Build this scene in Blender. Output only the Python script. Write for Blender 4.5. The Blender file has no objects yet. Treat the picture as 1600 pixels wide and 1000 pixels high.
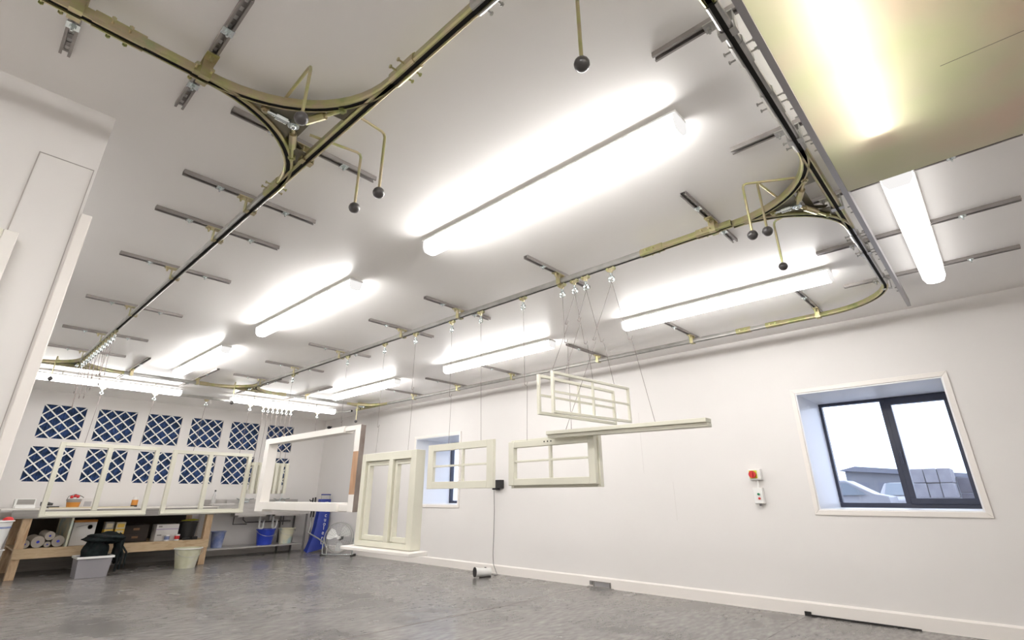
import bpy, math, random
from mathutils import Vector, Matrix
random.seed(7)
PI = math.pi
SC = bpy.context.scene
COL = SC.collection

# ---------------------------------------------------------------- camera, world, exposure
def make_camera():
    cd = bpy.data.cameras.new('camera')
    cam = bpy.data.objects.new('camera', cd)
    COL.objects.link(cam)
    cd.sensor_fit = 'HORIZONTAL'
    cd.sensor_width = 36.0
    cd.lens = 788.19 * 36.0 / 1600.0
    cd.shift_x = (800 - 797.14) / 1600.0
    cd.shift_y = (461.07 - 500) / 1600.0
    cd.clip_start = 0.02
    cd.clip_end = 300
    right = Vector((0.681995893, -0.731352943, -0.002115556))
    down = Vector((0.269684159, 0.254170599, -0.928799096))
    fwd = Vector((0.679817664, 0.632866637, 0.370577608))
    m = Matrix((right, -down, -fwd)).transposed()
    cam.matrix_world = Matrix.Translation((0, 0, 1.0)) @ m.to_4x4()
    SC.camera = cam
make_camera()

W = bpy.data.worlds.new('overcast_sky')
SC.world = W
W.use_nodes = True
bgn = W.node_tree.nodes['Background']
bgn.inputs[0].default_value = (0.74, 0.82, 1.0, 1)
bgn.inputs[1].default_value = 3.2

SC.view_settings.view_transform = 'Standard'
SC.view_settings.look = 'None'
SC.view_settings.gamma = 1.0
SC.view_settings.use_curve_mapping = False
SC.view_settings.exposure = 0.0
SC.cycles.max_bounces = 16
SC.cycles.diffuse_bounces = 12
SC.cycles.transparent_max_bounces = 16
LAMP = 29.5          # radiance of the fluorescent diffusers

# ---------------------------------------------------------------- materials
def base_mat(name, col, rough=0.5, metal=0.0, spec=0.5):
    m = bpy.data.materials.new(name)
    m.use_nodes = True
    b = m.node_tree.nodes['Principled BSDF']
    b.inputs['Base Color'].default_value = (*col, 1)
    b.inputs['Roughness'].default_value = rough
    b.inputs['Metallic'].default_value = metal
    b.inputs['Specular IOR Level'].default_value = spec
    return m

def noise_mat(name, cols, scale=4.0, rough=0.5, metal=0.0, spec=0.5, bump=0.0, stretch=(1, 1, 1), detail=4, rvar=0.0):
    m = base_mat(name, cols[0], rough, metal, spec)
    nt = m.node_tree
    b = nt.nodes['Principled BSDF']
    tc = nt.nodes.new('ShaderNodeTexCoord')
    mp = nt.nodes.new('ShaderNodeMapping')
    mp.inputs['Scale'].default_value = stretch
    nz = nt.nodes.new('ShaderNodeTexNoise')
    nz.inputs['Scale'].default_value = scale
    nz.inputs['Detail'].default_value = detail
    nt.links.new(tc.outputs['Object'], mp.inputs[0])
    nt.links.new(mp.outputs[0], nz.inputs['Vector'])
    r = nt.nodes.new('ShaderNodeValToRGB')
    el = r.color_ramp.elements
    el[0].position = 0.3
    el[1].position = 0.7
    el[0].color = (*cols[0], 1)
    el[1].color = (*cols[-1], 1)
    for i, c in enumerate(cols[1:-1]):
        e = el.new(0.3 + 0.4 * (i + 1) / (len(cols) - 1))
        e.color = (*c, 1)
    nt.links.new(nz.outputs[0], r.inputs[0])
    nt.links.new(r.outputs[0], b.inputs['Base Color'])
    if bump:
        bp = nt.nodes.new('ShaderNodeBump')
        bp.inputs['Strength'].default_value = bump
        bp.inputs['Distance'].default_value = 0.01
        nt.links.new(nz.outputs[0], bp.inputs['Height'])
        nt.links.new(bp.outputs[0], b.inputs['Normal'])
    if rvar:
        mr = nt.nodes.new('ShaderNodeMapRange')
        mr.inputs['To Min'].default_value = rough - rvar
        mr.inputs['To Max'].default_value = rough + rvar
        nt.links.new(nz.outputs[0], mr.inputs[0])
        nt.links.new(mr.outputs[0], b.inputs['Roughness'])
    return m

M = {}
M['wall'] = noise_mat('white_wall_panel', [(0.765, 0.743, 0.724), (0.785, 0.763, 0.744)], 1.5, 0.5, spec=0.3)
M['ceiling'] = noise_mat('white_ceiling_panel', [(0.92, 0.90, 0.88), (0.935, 0.915, 0.895)], 0.8, 0.38, spec=0.45)
M['reveal'] = base_mat('white_reveal_board', (0.84, 0.85, 0.87), 0.35)
M['trim'] = base_mat('white_gloss_trim', (0.84, 0.80, 0.76), 0.3)
M['groove'] = base_mat('panel_joint', (0.25, 0.22, 0.21), 0.8)
M['zinc'] = noise_mat('yellow_passivated_zinc', [(0.38, 0.42, 0.19), (0.53, 0.52, 0.26), (0.56, 0.47, 0.32), (0.43, 0.49, 0.27)], 9, 0.33, 0.85)
M['galv'] = noise_mat('galvanised_steel', [(0.46, 0.46, 0.44), (0.58, 0.57, 0.55)], 14, 0.36, 0.85)
M['strut'] = noise_mat('dull_galvanised_strut', [(0.30, 0.275, 0.26), (0.38, 0.355, 0.34)], 10, 0.5, 0.5)
M['bright'] = base_mat('bright_zinc', (0.72, 0.78, 0.78), 0.25, 0.9)
M['plate'] = noise_mat('grey_olive_plate', [(0.17, 0.155, 0.115), (0.27, 0.25, 0.19)], 8, 0.42, 0.6)
M['slot'] = base_mat('dark_track_bore', (0.02, 0.018, 0.016), 0.8)
M['black'] = base_mat('black_plastic', (0.018, 0.017, 0.017), 0.4)
M['knob'] = base_mat('dark_grey_ball', (0.06, 0.055, 0.055), 0.3)
M['alu'] = base_mat('grey_aluminium_edge', (0.42, 0.41, 0.42), 0.4, 0.6)
M['cream'] = noise_mat('cream_paint', [(0.685, 0.67, 0.565), (0.73, 0.715, 0.61)], 3, 0.35)
M['white_paint'] = noise_mat('white_paint_primer', [(0.80, 0.77, 0.72), (0.84, 0.81, 0.77)], 3, 0.4)
M['bare_wood'] = noise_mat('bare_brown_wood', [(0.36, 0.20, 0.11), (0.50, 0.31, 0.19)], 6, 0.6, stretch=(6, 6, 0.8))
M['end_wood'] = noise_mat('dark_weathered_end', [(0.16, 0.12, 0.10), (0.30, 0.26, 0.24)], 7, 0.7, stretch=(1, 1, 0.6))
M['pine'] = noise_mat('worn_pine', [(0.40, 0.28, 0.16), (0.53, 0.40, 0.25), (0.46, 0.34, 0.2)], 5, 0.6, stretch=(1, 5, 5))
M['pine_leg'] = noise_mat('worn_pine_upright', [(0.44, 0.27, 0.15), (0.58, 0.42, 0.26), (0.42, 0.28, 0.17)], 5, 0.6, stretch=(5, 5, 1))
M['worktop'] = noise_mat('stained_white_worktop', [(0.66, 0.63, 0.58), (0.78, 0.75, 0.7)], 3, 0.45)
M['fascia'] = noise_mat('grey_worktop_edge', [(0.20, 0.19, 0.18), (0.34, 0.32, 0.3)], 3, 0.55, stretch=(0.5, 1, 12))
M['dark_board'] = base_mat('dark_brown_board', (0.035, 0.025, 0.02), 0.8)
M['steel'] = noise_mat('brushed_stainless', [(0.50, 0.48, 0.46), (0.60, 0.58, 0.56)], 6, 0.36, 0.8, stretch=(1, 8, 8))
M['pipe'] = base_mat('grey_pipe', (0.16, 0.15, 0.15), 0.4, 0.3)
M['wire'] = base_mat('thin_steel_wire', (0.24, 0.2, 0.19), 0.5, 0.5)
M['whitepl'] = base_mat('white_plastic', (0.82, 0.82, 0.80), 0.35)
M['blue_bucket'] = base_mat('blue_plastic', (0.02, 0.05, 0.42), 0.35)
M['faded_blue'] = noise_mat('faded_blue_plastic', [(0.10, 0.15, 0.38), (0.34, 0.38, 0.52)], 9, 0.5)
M['teal_cream'] = noise_mat('paint_splashed_plastic', [(0.62, 0.58, 0.42), (0.60, 0.58, 0.44), (0.28, 0.45, 0.5)], 5, 0.5)
M['dirty_bucket'] = noise_mat('dirty_bucket_plastic', [(0.50, 0.50, 0.33), (0.60, 0.60, 0.45), (0.66, 0.65, 0.58)], 6, 0.5)
M['bag_blue'] = noise_mat('blue_vinyl', [(0.012, 0.03, 0.24), (0.02, 0.045, 0.33)], 6, 0.4)
M['print_white'] = base_mat('white_print', (0.75, 0.75, 0.75), 0.5)
M['anthracite'] = base_mat('anthracite_frame', (0.035, 0.04, 0.065), 0.35)
M['bag_black'] = noise_mat('black_cloth', [(0.006, 0.007, 0.008), (0.012, 0.018, 0.018), (0.022, 0.018, 0.02)], 14, 0.8, spec=0.12, bump=0.6)
M['yellow'] = base_mat('yellow_card', (0.65, 0.42, 0.06), 0.5)
M['hi_yellow'] = base_mat('bright_yellow_plastic', (0.6, 0.6, 0.04), 0.4)
M['cream_card'] = base_mat('cream_card', (0.55, 0.48, 0.33), 0.6)
M['orange'] = base_mat('orange_label', (0.62, 0.25, 0.04), 0.5)
M['red'] = base_mat('red_plastic', (0.60, 0.03, 0.03), 0.3)
M['green'] = base_mat('green_button', (0.02, 0.22, 0.10), 0.3)
M['card_white'] = base_mat('white_card', (0.68, 0.66, 0.64), 0.6)
M['pink_stripe'] = base_mat('violet_band', (0.35, 0.25, 0.45), 0.6)
M['brown_card'] = base_mat('brown_card', (0.22, 0.12, 0.06), 0.7)
M['grey_roll'] = base_mat('grey_paper_roll', (0.42, 0.38, 0.33), 0.8)
M['core_blue'] = base_mat('blue_core', (0.03, 0.05, 0.5), 0.5)
M['concrete_block'] = noise_mat('stacked_concrete_block', [(0.22, 0.215, 0.24), (0.31, 0.305, 0.33)], 5, 0.9)
M['dark_block'] = noise_mat('dark_concrete_block', [(0.11, 0.105, 0.13), (0.17, 0.165, 0.19)], 5, 0.9)
M['car_white'] = base_mat('white_car_paint', (0.25, 0.25, 0.27), 0.25)
M['car_glass'] = base_mat('car_window_glass', (0.13, 0.16, 0.19), 0.1)
M['tyre'] = base_mat('tyre_rubber', (0.10, 0.10, 0.12), 0.8)
M['shed_wall'] = base_mat('pale_cladding', (0.19, 0.20, 0.225), 0.7)
M['shed_roof'] = base_mat('grey_blue_roof', (0.16, 0.17, 0.21), 0.7)
M['yard'] = noise_mat('yard_ground', [(0.16, 0.16, 0.175), (0.20, 0.20, 0.215)], 0.5, 0.9)
M['orange_cone'] = base_mat('yellow_bumper', (0.7, 0.5, 0.15), 0.5)

def emit_mat(name, col, strength):
    m = bpy.data.materials.new(name)
    m.use_nodes = True
    nt = m.node_tree
    nt.nodes.remove(nt.nodes['Principled BSDF'])
    e = nt.nodes.new('ShaderNodeEmission')
    e.inputs[0].default_value = (*col, 1)
    e.inputs[1].default_value = strength
    nt.links.new(e.outputs[0], nt.nodes['Material Output'].inputs[0])
    return m
def lamp_mat(name, side, below):
    m = emit_mat(name, (1.0, 0.975, 0.952), below)
    nt = m.node_tree
    g = nt.nodes.new('ShaderNodeNewGeometry')
    sp = nt.nodes.new('ShaderNodeSeparateXYZ')
    mr = nt.nodes.new('ShaderNodeMapRange')
    mr.inputs['From Min'].default_value = 0.0
    mr.inputs['From Max'].default_value = -1.0
    mr.inputs['To Min'].default_value = side
    mr.inputs['To Max'].default_value = below
    nt.links.new(g.outputs['Normal'], sp.inputs[0])
    nt.links.new(sp.outputs['Z'], mr.inputs[0])
    em = [n for n in nt.nodes if n.type == 'EMISSION'][0]
    nt.links.new(mr.outputs[0], em.inputs[1])
    return m
M['lamp'] = lamp_mat('lit_diffuser', LAMP * 0.95, LAMP * 1.08)
M['lamp_fill'] = lamp_mat('fill_diffuser', 15.0, 15.0)  # for the added fill fitting behind the camera
M['lamp_back'] = lamp_mat('lit_diffuser_far', 21.0, 24.0)
M['lamp_film'] = lamp_mat('dim_diffuser', 10.0, 10.5)
M['lamp_cap'] = emit_mat('glowing_end_cap', (1.0, 0.975, 0.952), 0.95)
M['lamp_weak'] = lamp_mat('weakly_lit_diffuser', 3.0, 4.5)

def glass_mat():
    m = bpy.data.materials.new('clear_window_glass')
    m.use_nodes = True
    nt = m.node_tree
    nt.nodes.remove(nt.nodes['Principled BSDF'])
    t = nt.nodes.new('ShaderNodeBsdfTransparent')
    t.inputs[0].default_value = (0.95, 0.97, 1, 1)
    g = nt.nodes.new('ShaderNodeBsdfGlossy')
    g.inputs['Roughness'].default_value = 0.02
    mx = nt.nodes.new('ShaderNodeMixShader')
    mx.inputs[0].default_value = 0.06
    nt.links.new(t.outputs[0], mx.inputs[1])
    nt.links.new(g.outputs[0], mx.inputs[2])
    nt.links.new(mx.outputs[0], nt.nodes['Material Output'].inputs[0])
    return m
M['glass'] = glass_mat()

def film_mat():
    m = bpy.data.materials.new('yellowed_translucent_sheet')
    m.use_nodes = True
    nt = m.node_tree
    nt.nodes.remove(nt.nodes['Principled BSDF'])
    tc = nt.nodes.new('ShaderNodeTexCoord')
    nz = nt.nodes.new('ShaderNodeTexNoise')
    nz.inputs['Scale'].default_value = 2.2
    nz.inputs['Detail'].default_value = 3
    r = nt.nodes.new('ShaderNodeValToRGB')
    el = r.color_ramp.elements
    el[0].position = 0.3; el[0].color = (0.82, 0.85, 0.66, 1)
    el[1].position = 0.7; el[1].color = (0.90, 0.80, 0.71, 1)
    e = el.new(0.5); e.color = (0.86, 0.84, 0.71, 1)
    nt.links.new(tc.outputs['Object'], nz.inputs['Vector'])
    nt.links.new(nz.outputs[0], r.inputs[0])
    d = nt.nodes.new('ShaderNodeBsdfDiffuse')
    t = nt.nodes.new('ShaderNodeBsdfTranslucent')
    g = nt.nodes.new('ShaderNodeBsdfGlossy')
    g.inputs['Roughness'].default_value = 0.3
    for n in (d, t):
        nt.links.new(r.outputs[0], n.inputs[0])
    mx = nt.nodes.new('ShaderNodeMixShader'); mx.inputs[0].default_value = 0.6
    nt.links.new(d.outputs[0], mx.inputs[1]); nt.links.new(t.outputs[0], mx.inputs[2])
    m2 = nt.nodes.new('ShaderNodeMixShader'); m2.inputs[0].default_value = 0.08
    nt.links.new(mx.outputs[0], m2.inputs[1]); nt.links.new(g.outputs[0], m2.inputs[2])
    nt.links.new(m2.outputs[0], nt.nodes['Material Output'].inputs[0])
    return m
M['film'] = film_mat()

def clear_plastic(name, col, amount):
    m = bpy.data.materials.new(name)
    m.use_nodes = True
    nt = m.node_tree
    b = nt.nodes['Principled BSDF']
    b.inputs['Base Color'].default_value = (*col, 1)
    b.inputs['Roughness'].default_value = 0.3
    t = nt.nodes.new('ShaderNodeBsdfTransparent')
    mx = nt.nodes.new('ShaderNodeMixShader')
    mx.inputs[0].default_value = amount
    nt.links.new(t.outputs[0], mx.inputs[1])
    nt.links.new(b.outputs[0], mx.inputs[2])
    nt.links.new(mx.outputs[0], nt.nodes['Material Output'].inputs[0])
    return m
M['crate'] = clear_plastic('cloudy_clear_plastic', (0.55, 0.53, 0.57), 0.42)
M['bottle'] = clear_plastic('clear_bottle', (0.8, 0.8, 0.8), 0.4)

def floor_mat():
    m = noise_mat('polished_concrete', [(0.132, 0.125, 0.119), (0.225, 0.213, 0.203), (0.172, 0.162, 0.155)], 1.3, 0.25, spec=0.5, detail=9, rvar=0.1)
    nt = m.node_tree
    b = nt.nodes['Principled BSDF']
    tc = nt.nodes.new('ShaderNodeTexCoord')
    n2 = nt.nodes.new('ShaderNodeTexNoise')
    n2.inputs['Scale'].default_value = 14
    n2.inputs['Detail'].default_value = 6
    mp2 = nt.nodes.new('ShaderNodeMapping')
    mp2.inputs['Scale'].default_value = (0.6, 1.8, 1)
    mp2.inputs['Rotation'].default_value = (0, 0, math.radians(42))
    nt.links.new(tc.outputs['Object'], mp2.inputs[0])
    nt.links.new(mp2.outputs[0], n2.inputs['Vector'])
    r2 = nt.nodes.new('ShaderNodeValToRGB')
    r2.color_ramp.elements[0].position = 0.35
    r2.color_ramp.elements[1].position = 0.7
    r2.color_ramp.elements[0].color = (0.72, 0.72, 0.72, 1)
    r2.color_ramp.elements[1].color = (1.18, 1.18, 1.18, 1)
    nt.links.new(n2.outputs[0], r2.inputs[0])
    src = b.inputs['Base Color'].links[0].from_socket
    mx = nt.nodes.new('ShaderNodeMixRGB')
    mx.blend_type = 'MULTIPLY'
    mx.inputs[0].default_value = 1
    nt.links.new(src, mx.inputs[1])
    nt.links.new(r2.outputs[0], mx.inputs[2])
    nt.links.new(mx.outputs[0], b.inputs['Base Color'])
    return m
M['floor'] = floor_mat()

def filter_mat():
    m = base_mat('blue_pleated_media', (0.02, 0.06, 0.2), 0.85)
    nt = m.node_tree
    b = nt.nodes['Principled BSDF']
    tc = nt.nodes.new('ShaderNodeTexCoord')
    nz = nt.nodes.new('ShaderNodeTexNoise')
    nz.inputs['Scale'].default_value = 14
    nt.links.new(tc.outputs['Object'], nz.inputs['Vector'])
    r = nt.nodes.new('ShaderNodeValToRGB')
    el = r.color_ramp.elements
    el[0].position = 0.35; el[0].color = (0.020, 0.045, 0.095, 1)
    el[1].position = 0.65; el[1].color = (0.045, 0.095, 0.26, 1)
    nt.links.new(nz.outputs[0], r.inputs[0])
    nt.links.new(r.outputs[0], b.inputs['Base Color'])
    return m
M['filter'] = filter_mat()

# ---------------------------------------------------------------- mesh builder
class MB:
    def __init__(s):
        s.v, s.f, s.sm = [], [], []
    def add(s, vs, fs, smooth=False):
        n = len(s.v)
        s.v += [Vector(p) for p in vs]
        for f in fs:
            s.f.append([i + n for i in f]); s.sm.append(smooth)
        return s
    def box(s, x0, y0, z0, x1, y1, z1, mat=None):
        vs = [Vector(p) for p in ((x0,y0,z0),(x1,y0,z0),(x1,y1,z0),(x0,y1,z0),(x0,y0,z1),(x1,y0,z1),(x1,y1,z1),(x0,y1,z1))]
        if mat is not None: vs = [mat @ p for p in vs]
        return s.add(vs, [(0,3,2,1),(4,5,6,7),(0,1,5,4),(1,2,6,5),(2,3,7,6),(3,0,4,7)])
    def tube(s, pts, r, n=8, caps=True, smooth=True):
        pts = [Vector(p) for p in pts]
        rs = r if isinstance(r, (list, tuple)) else [r] * len(pts)
        vs, fs = [], []
        up = None
        for i, p in enumerate(pts):
            t = (pts[min(i+1, len(pts)-1)] - pts[max(i-1, 0)])
            if t.length < 1e-9: t = Vector((0, 0, 1))
            t.normalize()
            if up is None:
                a = Vector((0, 0, 1)) if abs(t.z) < 0.9 else Vector((1, 0, 0))
                up = (a - t * a.dot(t)).normalized()
            else:
                up = up - t * up.dot(t)
                up = up.normalized() if up.length > 1e-6 else t.orthogonal().normalized()
            sd = t.cross(up)
            for k in range(n):
                an = 2 * PI * k / n
                vs.append(p + (up * math.cos(an) + sd * math.sin(an)) * rs[i])
        for i in range(len(pts) - 1):
            for k in range(n):
                fs.append((i*n+k, i*n+(k+1) % n, (i+1)*n+(k+1) % n, (i+1)*n+k))
        s.add(vs, fs, smooth)
        if caps:
            s.add(vs[:n], [tuple(range(n))[::-1]]); s.add(vs[-n:], [tuple(range(n))])
        return s
    def lathe(s, prof, c, axis='z', n=20, smooth=True, mat=None):
        vs, fs = [], []
        for (r, h) in prof:
            for k in range(n):
                a = 2 * PI * k / n
                q = (r*math.cos(a), r*math.sin(a), h)
                if axis == 'y': q = (q[0], h, q[1])
                if axis == 'x': q = (h, q[0], q[1])
                q = Vector(q)
                if mat is not None: q = mat @ q
                vs.append(Vector(c) + q)
        for i in range(len(prof) - 1):
            for k in range(n):
                fs.append((i*n+k, i*n+(k+1) % n, (i+1)*n+(k+1) % n, (i+1)*n+k))
        s.add(vs, fs, smooth)
        if prof[0][0] > 1e-5: s.add(vs[:n], [tuple(range(n))[::-1]])
        if prof[-1][0] > 1e-5: s.add(vs[-n:], [tuple(range(n))])
        return s
    def ball(s, c, r, n=14, m=9, sc=(1, 1, 1)):
        prof = [(max(1e-6, r*math.sin(PI*i/m)), -r*math.cos(PI*i/m)) for i in range(m+1)]
        return s.lathe(prof, c, 'z', n, True, Matrix.Diagonal(sc))
    def torus(s, c, R, r, axis='y', n=16, m=8):
        pts = []
        for k in range(n + 1):
            a = 2*PI*k/n
            q = {'y': (R*math.cos(a), 0, R*math.sin(a)), 'x': (0, R*math.cos(a), R*math.sin(a)), 'z': (R*math.cos(a), R*math.sin(a), 0)}[axis]
            pts.append(Vector(c) + Vector(q))
        vs, fs = [], []
        ax = {'x': Vector((1,0,0)), 'y': Vector((0,1,0)), 'z': Vector((0,0,1))}[axis]
        for k in range(n):
            o = (pts[k] - Vector(c)).normalized()
            for j in range(m):
                b = 2*PI*j/m
                vs.append(pts[k] + (o*math.cos(b) + ax*math.sin(b))*r)
        for k in range(n):
            for j in range(m):
                fs.append((k*m+j, k*m+(j+1) % m, ((k+1) % n)*m+(j+1) % m, ((k+1) % n)*m+j))
        return s.add(vs, fs, True)
    def sweep(s, prof, path, closed=True, smooth=False):
        """profile of (sideways, up) points along a level path"""
        path = [Vector(p) for p in path]
        n = len(prof); vs, fs = [], []
        for i, p in enumerate(path):
            t = path[min(i+1, len(path)-1)] - path[max(i-1, 0)]
            t.z = 0; t.normalize()
            sd = Vector((t.y, -t.x, 0))
            for (u, w) in prof:
                vs.append(p + sd*u + Vector((0, 0, w)))
        for i in range(len(path)-1):
            for k in range(n if closed else n-1):
                fs.append((i*n+k, i*n+(k+1) % n, (i+1)*n+(k+1) % n, (i+1)*n+k))
        s.add(vs, fs, smooth)
        s.add(vs[:n], [tuple(range(n))[::-1]]); s.add(vs[-n:], [tuple(range(n))])
        return s
    def prism(s, poly, z0, z1, mat=None):
        n = len(poly)
        vs = [Vector((x, y, z0)) for x, y in poly] + [Vector((x, y, z1)) for x, y in poly]
        if mat is not None: vs = [mat @ p for p in vs]
        fs = [tuple(range(n))[::-1], tuple(range(n, 2*n))] + [(k, (k+1) % n, n+(k+1) % n, n+k) for k in range(n)]
        return s.add(vs, fs)

BASE = {}
def link(name, data):
    o = bpy.data.objects.new(name, data)
    COL.objects.link(o)
    return o

def thing(name, label, cat, loc=(0, 0, 0), group=None):
    o = link(name, None)
    o.empty_display_size = 0.05
    o.location = loc
    BASE[o.name] = Vector(loc)
    o['label'] = label; o['category'] = cat
    if group: o['group'] = group
    return o

def obj(name, mb, mat, parent=None, bevel=0.0, label=None):
    """world-space mesh builder -> object (child meshes are stored relative to their thing)"""
    off = BASE[parent.name] if parent is not None else Vector((0, 0, 0))
    me = bpy.data.meshes.new(name)
    me.from_pydata([tuple(p - off) for p in mb.v], [], mb.f)
    me.polygons.foreach_set('use_smooth', mb.sm)
    me.validate(); me.update()
    import bmesh
    bm = bmesh.new(); bm.from_mesh(me)
    bmesh.ops.recalc_face_normals(bm, faces=bm.faces)
    bm.to_mesh(me); bm.free()
    me.set_sharp_from_angle(angle=math.radians(38))
    me.materials.append(mat if not isinstance(mat, str) else M[mat])
    o = link(name, me)
    if parent is not None: o.parent = parent
    BASE[o.name] = off
    if bevel:
        b = o.modifiers.new('soft_edge', 'BEVEL')
        b.width = bevel; b.segments = 2; b.limit_method = 'ANGLE'
    if label: o['label'] = label
    return o

def one(name, mb, mat, label, cat, group=None, bevel=0.0):
    """a thing that is a single mesh, its origin at its base"""
    xs = [p.x for p in mb.v]; ys = [p.y for p in mb.v]; z = min(p.z for p in mb.v)
    c = Vector(((min(xs)+max(xs))/2, (min(ys)+max(ys))/2, z))
    mb.v = [p - c for p in mb.v]
    o = obj(name, mb, mat, None, bevel)
    o.location = c
    BASE[o.name] = c
    o['label'] = label; o['category'] = cat
    if group: o['group'] = group
    return o

def struct(name, mb, mat, parent=None, bevel=0.0):
    o = obj(name, mb, mat, parent, bevel)
    if parent is None: o['kind'] = 'structure'
    return o

def copy_tree(root, loc, label=None, group=None):
    r = root.copy(); COL.objects.link(r); r.location = loc
    BASE[r.name] = Vector(loc)
    if label: r['label'] = label
    if group: r['group'] = group
    for ch in list(root.children):
        c = ch.copy(); COL.objects.link(c); c.parent = r
        for g in list(ch.children):
            d = g.copy(); COL.objects.link(d); d.parent = c
    return r

def text_mb(s, size, mat, depth=0.002):
    cu = bpy.data.curves.new('lettering', 'FONT')
    cu.body = s; cu.size = size; cu.extrude = depth; cu.align_x = 'CENTER'; cu.align_y = 'CENTER'
    o = link('lettering_source', cu)
    dg = bpy.context.evaluated_depsgraph_get()
    me = bpy.data.meshes.new_from_object(o.evaluated_get(dg))
    mb = MB()
    mb.add([mat @ v.co for v in me.vertices], [tuple(p.vertices) for p in me.polygons])
    bpy.data.objects.remove(o); bpy.data.meshes.remove(me); bpy.data.curves.remove(cu)
    return mb

ORD = ['first', 'second', 'third', 'fourth', 'fifth', 'sixth', 'seventh', 'eighth', 'ninth', 'tenth', 'eleventh', 'twelfth']

# ================================================================ the room
XW, YB, ZC = 5.697, 11.0, 2.6
XD = 6.5                    # depth of the window plane inside the thick right wall
XL, YN = -3.2, -2.6
WIN = [(0.209, 1.375, 0.875, 1.955), (6.44, 7.60, 0.875, 1.955)]

struct('floor', MB().box(XL, YN, -0.1, XD + 0.12, YB + 0.2, 0.0), 'floor')
struct('ceiling', MB().box(XL, YN, ZC, XD + 0.12, YB + 0.2, ZC + 0.1), 'ceiling')
wr = MB()
XO = XD + 0.12
ys = [YN, WIN[0][0], WIN[0][1], WIN[1][0], WIN[1][1], YB + 0.2]
for i in range(0, 6, 2):
    if i + 1 < 6: wr.box(XW, ys[i], 0, XO, ys[i+1], ZC)
for (a, b, c, d) in WIN:
    wr.box(XW, a, 0, XO, b, c); wr.box(XW, a, d, XO, b, ZC)
struct('wall_right', wr, 'wall')
struct('wall_left', MB().box(XL - 0.1, YN, 0, XL, YB + 0.2, ZC), 'wall')
struct('wall_front', MB().box(XL, YN - 0.1, 0, XO, YN, ZC), 'wall')

# back wall with twelve filter openings
FX0, FP, FW = 0.886, 0.7095, 0.55
FROWS = [(1.871, 2.392), (1.228, 1.744)]
wb = MB()
edges = [XL] + sum([[FX0 + FP*i, FX0 + FP*i + FW] for i in range(6)], []) + [XO]
for i in range(0, len(edges), 2):
    wb.box(edges[i], YB, 0, edges[i+1], YB + 0.012, ZC)
for i in range(6):
    a, b = FX0 + FP*i, FX0 + FP*i + FW
    wb.box(a, YB, 0, b, YB + 0.012, FROWS[1][0]); wb.box(a, YB, FROWS[1][1], b, YB + 0.012, FROWS[0][0]); wb.box(a, YB, FROWS[0][1], b, YB + 0.012, ZC)
struct('wall_back', wb, 'wall')
struct('wall_outer', MB().box(XL, YB + 0.1, 0, XO, YB + 0.2, ZC), 'wall')

def make_filter(x0, z0, z1, label):
    t = thing('air_filter', label, 'air filter', (x0, YB, z0), 'blue filters in the back wall')
    h = z1 - z0
    md = MB(); n = 30
    pts = []
    for k in range(n + 1):
        pts.append((x0 + FW*k/n, YB + (0.055 if k % 2 else 0.035)))
    vs = [(x, y, z0) for x, y in pts] + [(x, y, z1) for x, y in pts]
    md.add(vs, [(k, k+1, n+2+k, n+1+k) for k in range(n)])
    md.box(x0, YB + 0.062, z0, x0 + FW, YB + 0.07, z1)
    obj('filter_media', md, 'filter', t)
    lt = MB()
    w = 0.0095; s = h/3.0; sx = FW/3.0
    for sgn in (1, -1):
        for c in range(-3, 7):
            # lattice strip through (x0+c*sx, bottom) rising at sgn
            pa, pb = None, None
            cand = []
            for k in range(0, 61):
                zz = h*k/60
                xx = c*sx + sgn*zz*sx/s
                if -1e-6 <= xx <= FW + 1e-6: cand.append((xx, zz))
            if len(cand) < 3: continue
            (xa, za), (xb, zb) = cand[0], cand[-1]
            d = Vector((xb - xa, 0, zb - za)).normalized(); nn = Vector((-d.z, 0, d.x))*w
            A = Vector((x0 + xa, YB + 0.018 + 0.003*sgn, z0 + za)); B = Vector((x0 + xb, YB + 0.018 + 0.003*sgn, z0 + zb))
            e = Vector((0, 0.0025, 0))
            lt.add([A+nn-e, A-nn-e, B-nn-e, B+nn-e, A+nn+e, A-nn+e, B-nn+e, B+nn+e],
                   [(0,1,2,3),(4,7,6,5),(0,4,5,1),(1,5,6,2),(2,6,7,3),(3,7,4,0)])
    obj('lattice', lt, 'whitepl', t)
    return t
f0 = {}
for r, row in enumerate(('top', 'bottom')):
    z0, z1 = FROWS[r]
    for i in range(6):
        lab = 'blue pleated filter with white lattice, %s row, %s from the left' % (row, ORD[i])
        if i == 0: f0[r] = make_filter(FX0, z0, z1, lab)
        else: copy_tree(f0[r], (FX0 + FP*i, YB, z0), lab)

# partition on the left with its cover panel
YP = 2.56
struct('wall_partition', MB().box(XL, YP, 0, 0.121, YP + 0.16, ZC), 'wall')
tp = MB()
tp.box(0.118, YP - 0.012, 0, 0.156, YP + 0.10, 2.10)
struct('trim_1', tp, 'trim', bevel=0.004)
tg = MB()
tg.box(-0.069, YP - 0.004, 0.0, -0.065, YP + 0.01, 2.312)
tg.box(-0.067, YP - 0.003, 2.310, 0.110, YP + 0.01, 2.3125)
tg.box(0.1085, YP - 0.004, 0.0, 0.1115, YP + 0.01, 2.312)
struct('trim_2', tg, base_mat('shallow_groove', (0.42, 0.39, 0.37), 0.8))

# skirting
struct('baseboard_right', MB().sweep([(0, 0), (-0.02, 0), (-0.02, 0.098), (-0.008, 0.112), (0, 0.112)], [(XW, YB, 0), (XW, YN, 0)][::-1]), 'trim')
struct('baseboard_back', MB().box(XL, YB - 0.02, 0, XW - 0.02, YB, 0.11), 'trim', bevel=0.004)

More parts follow.
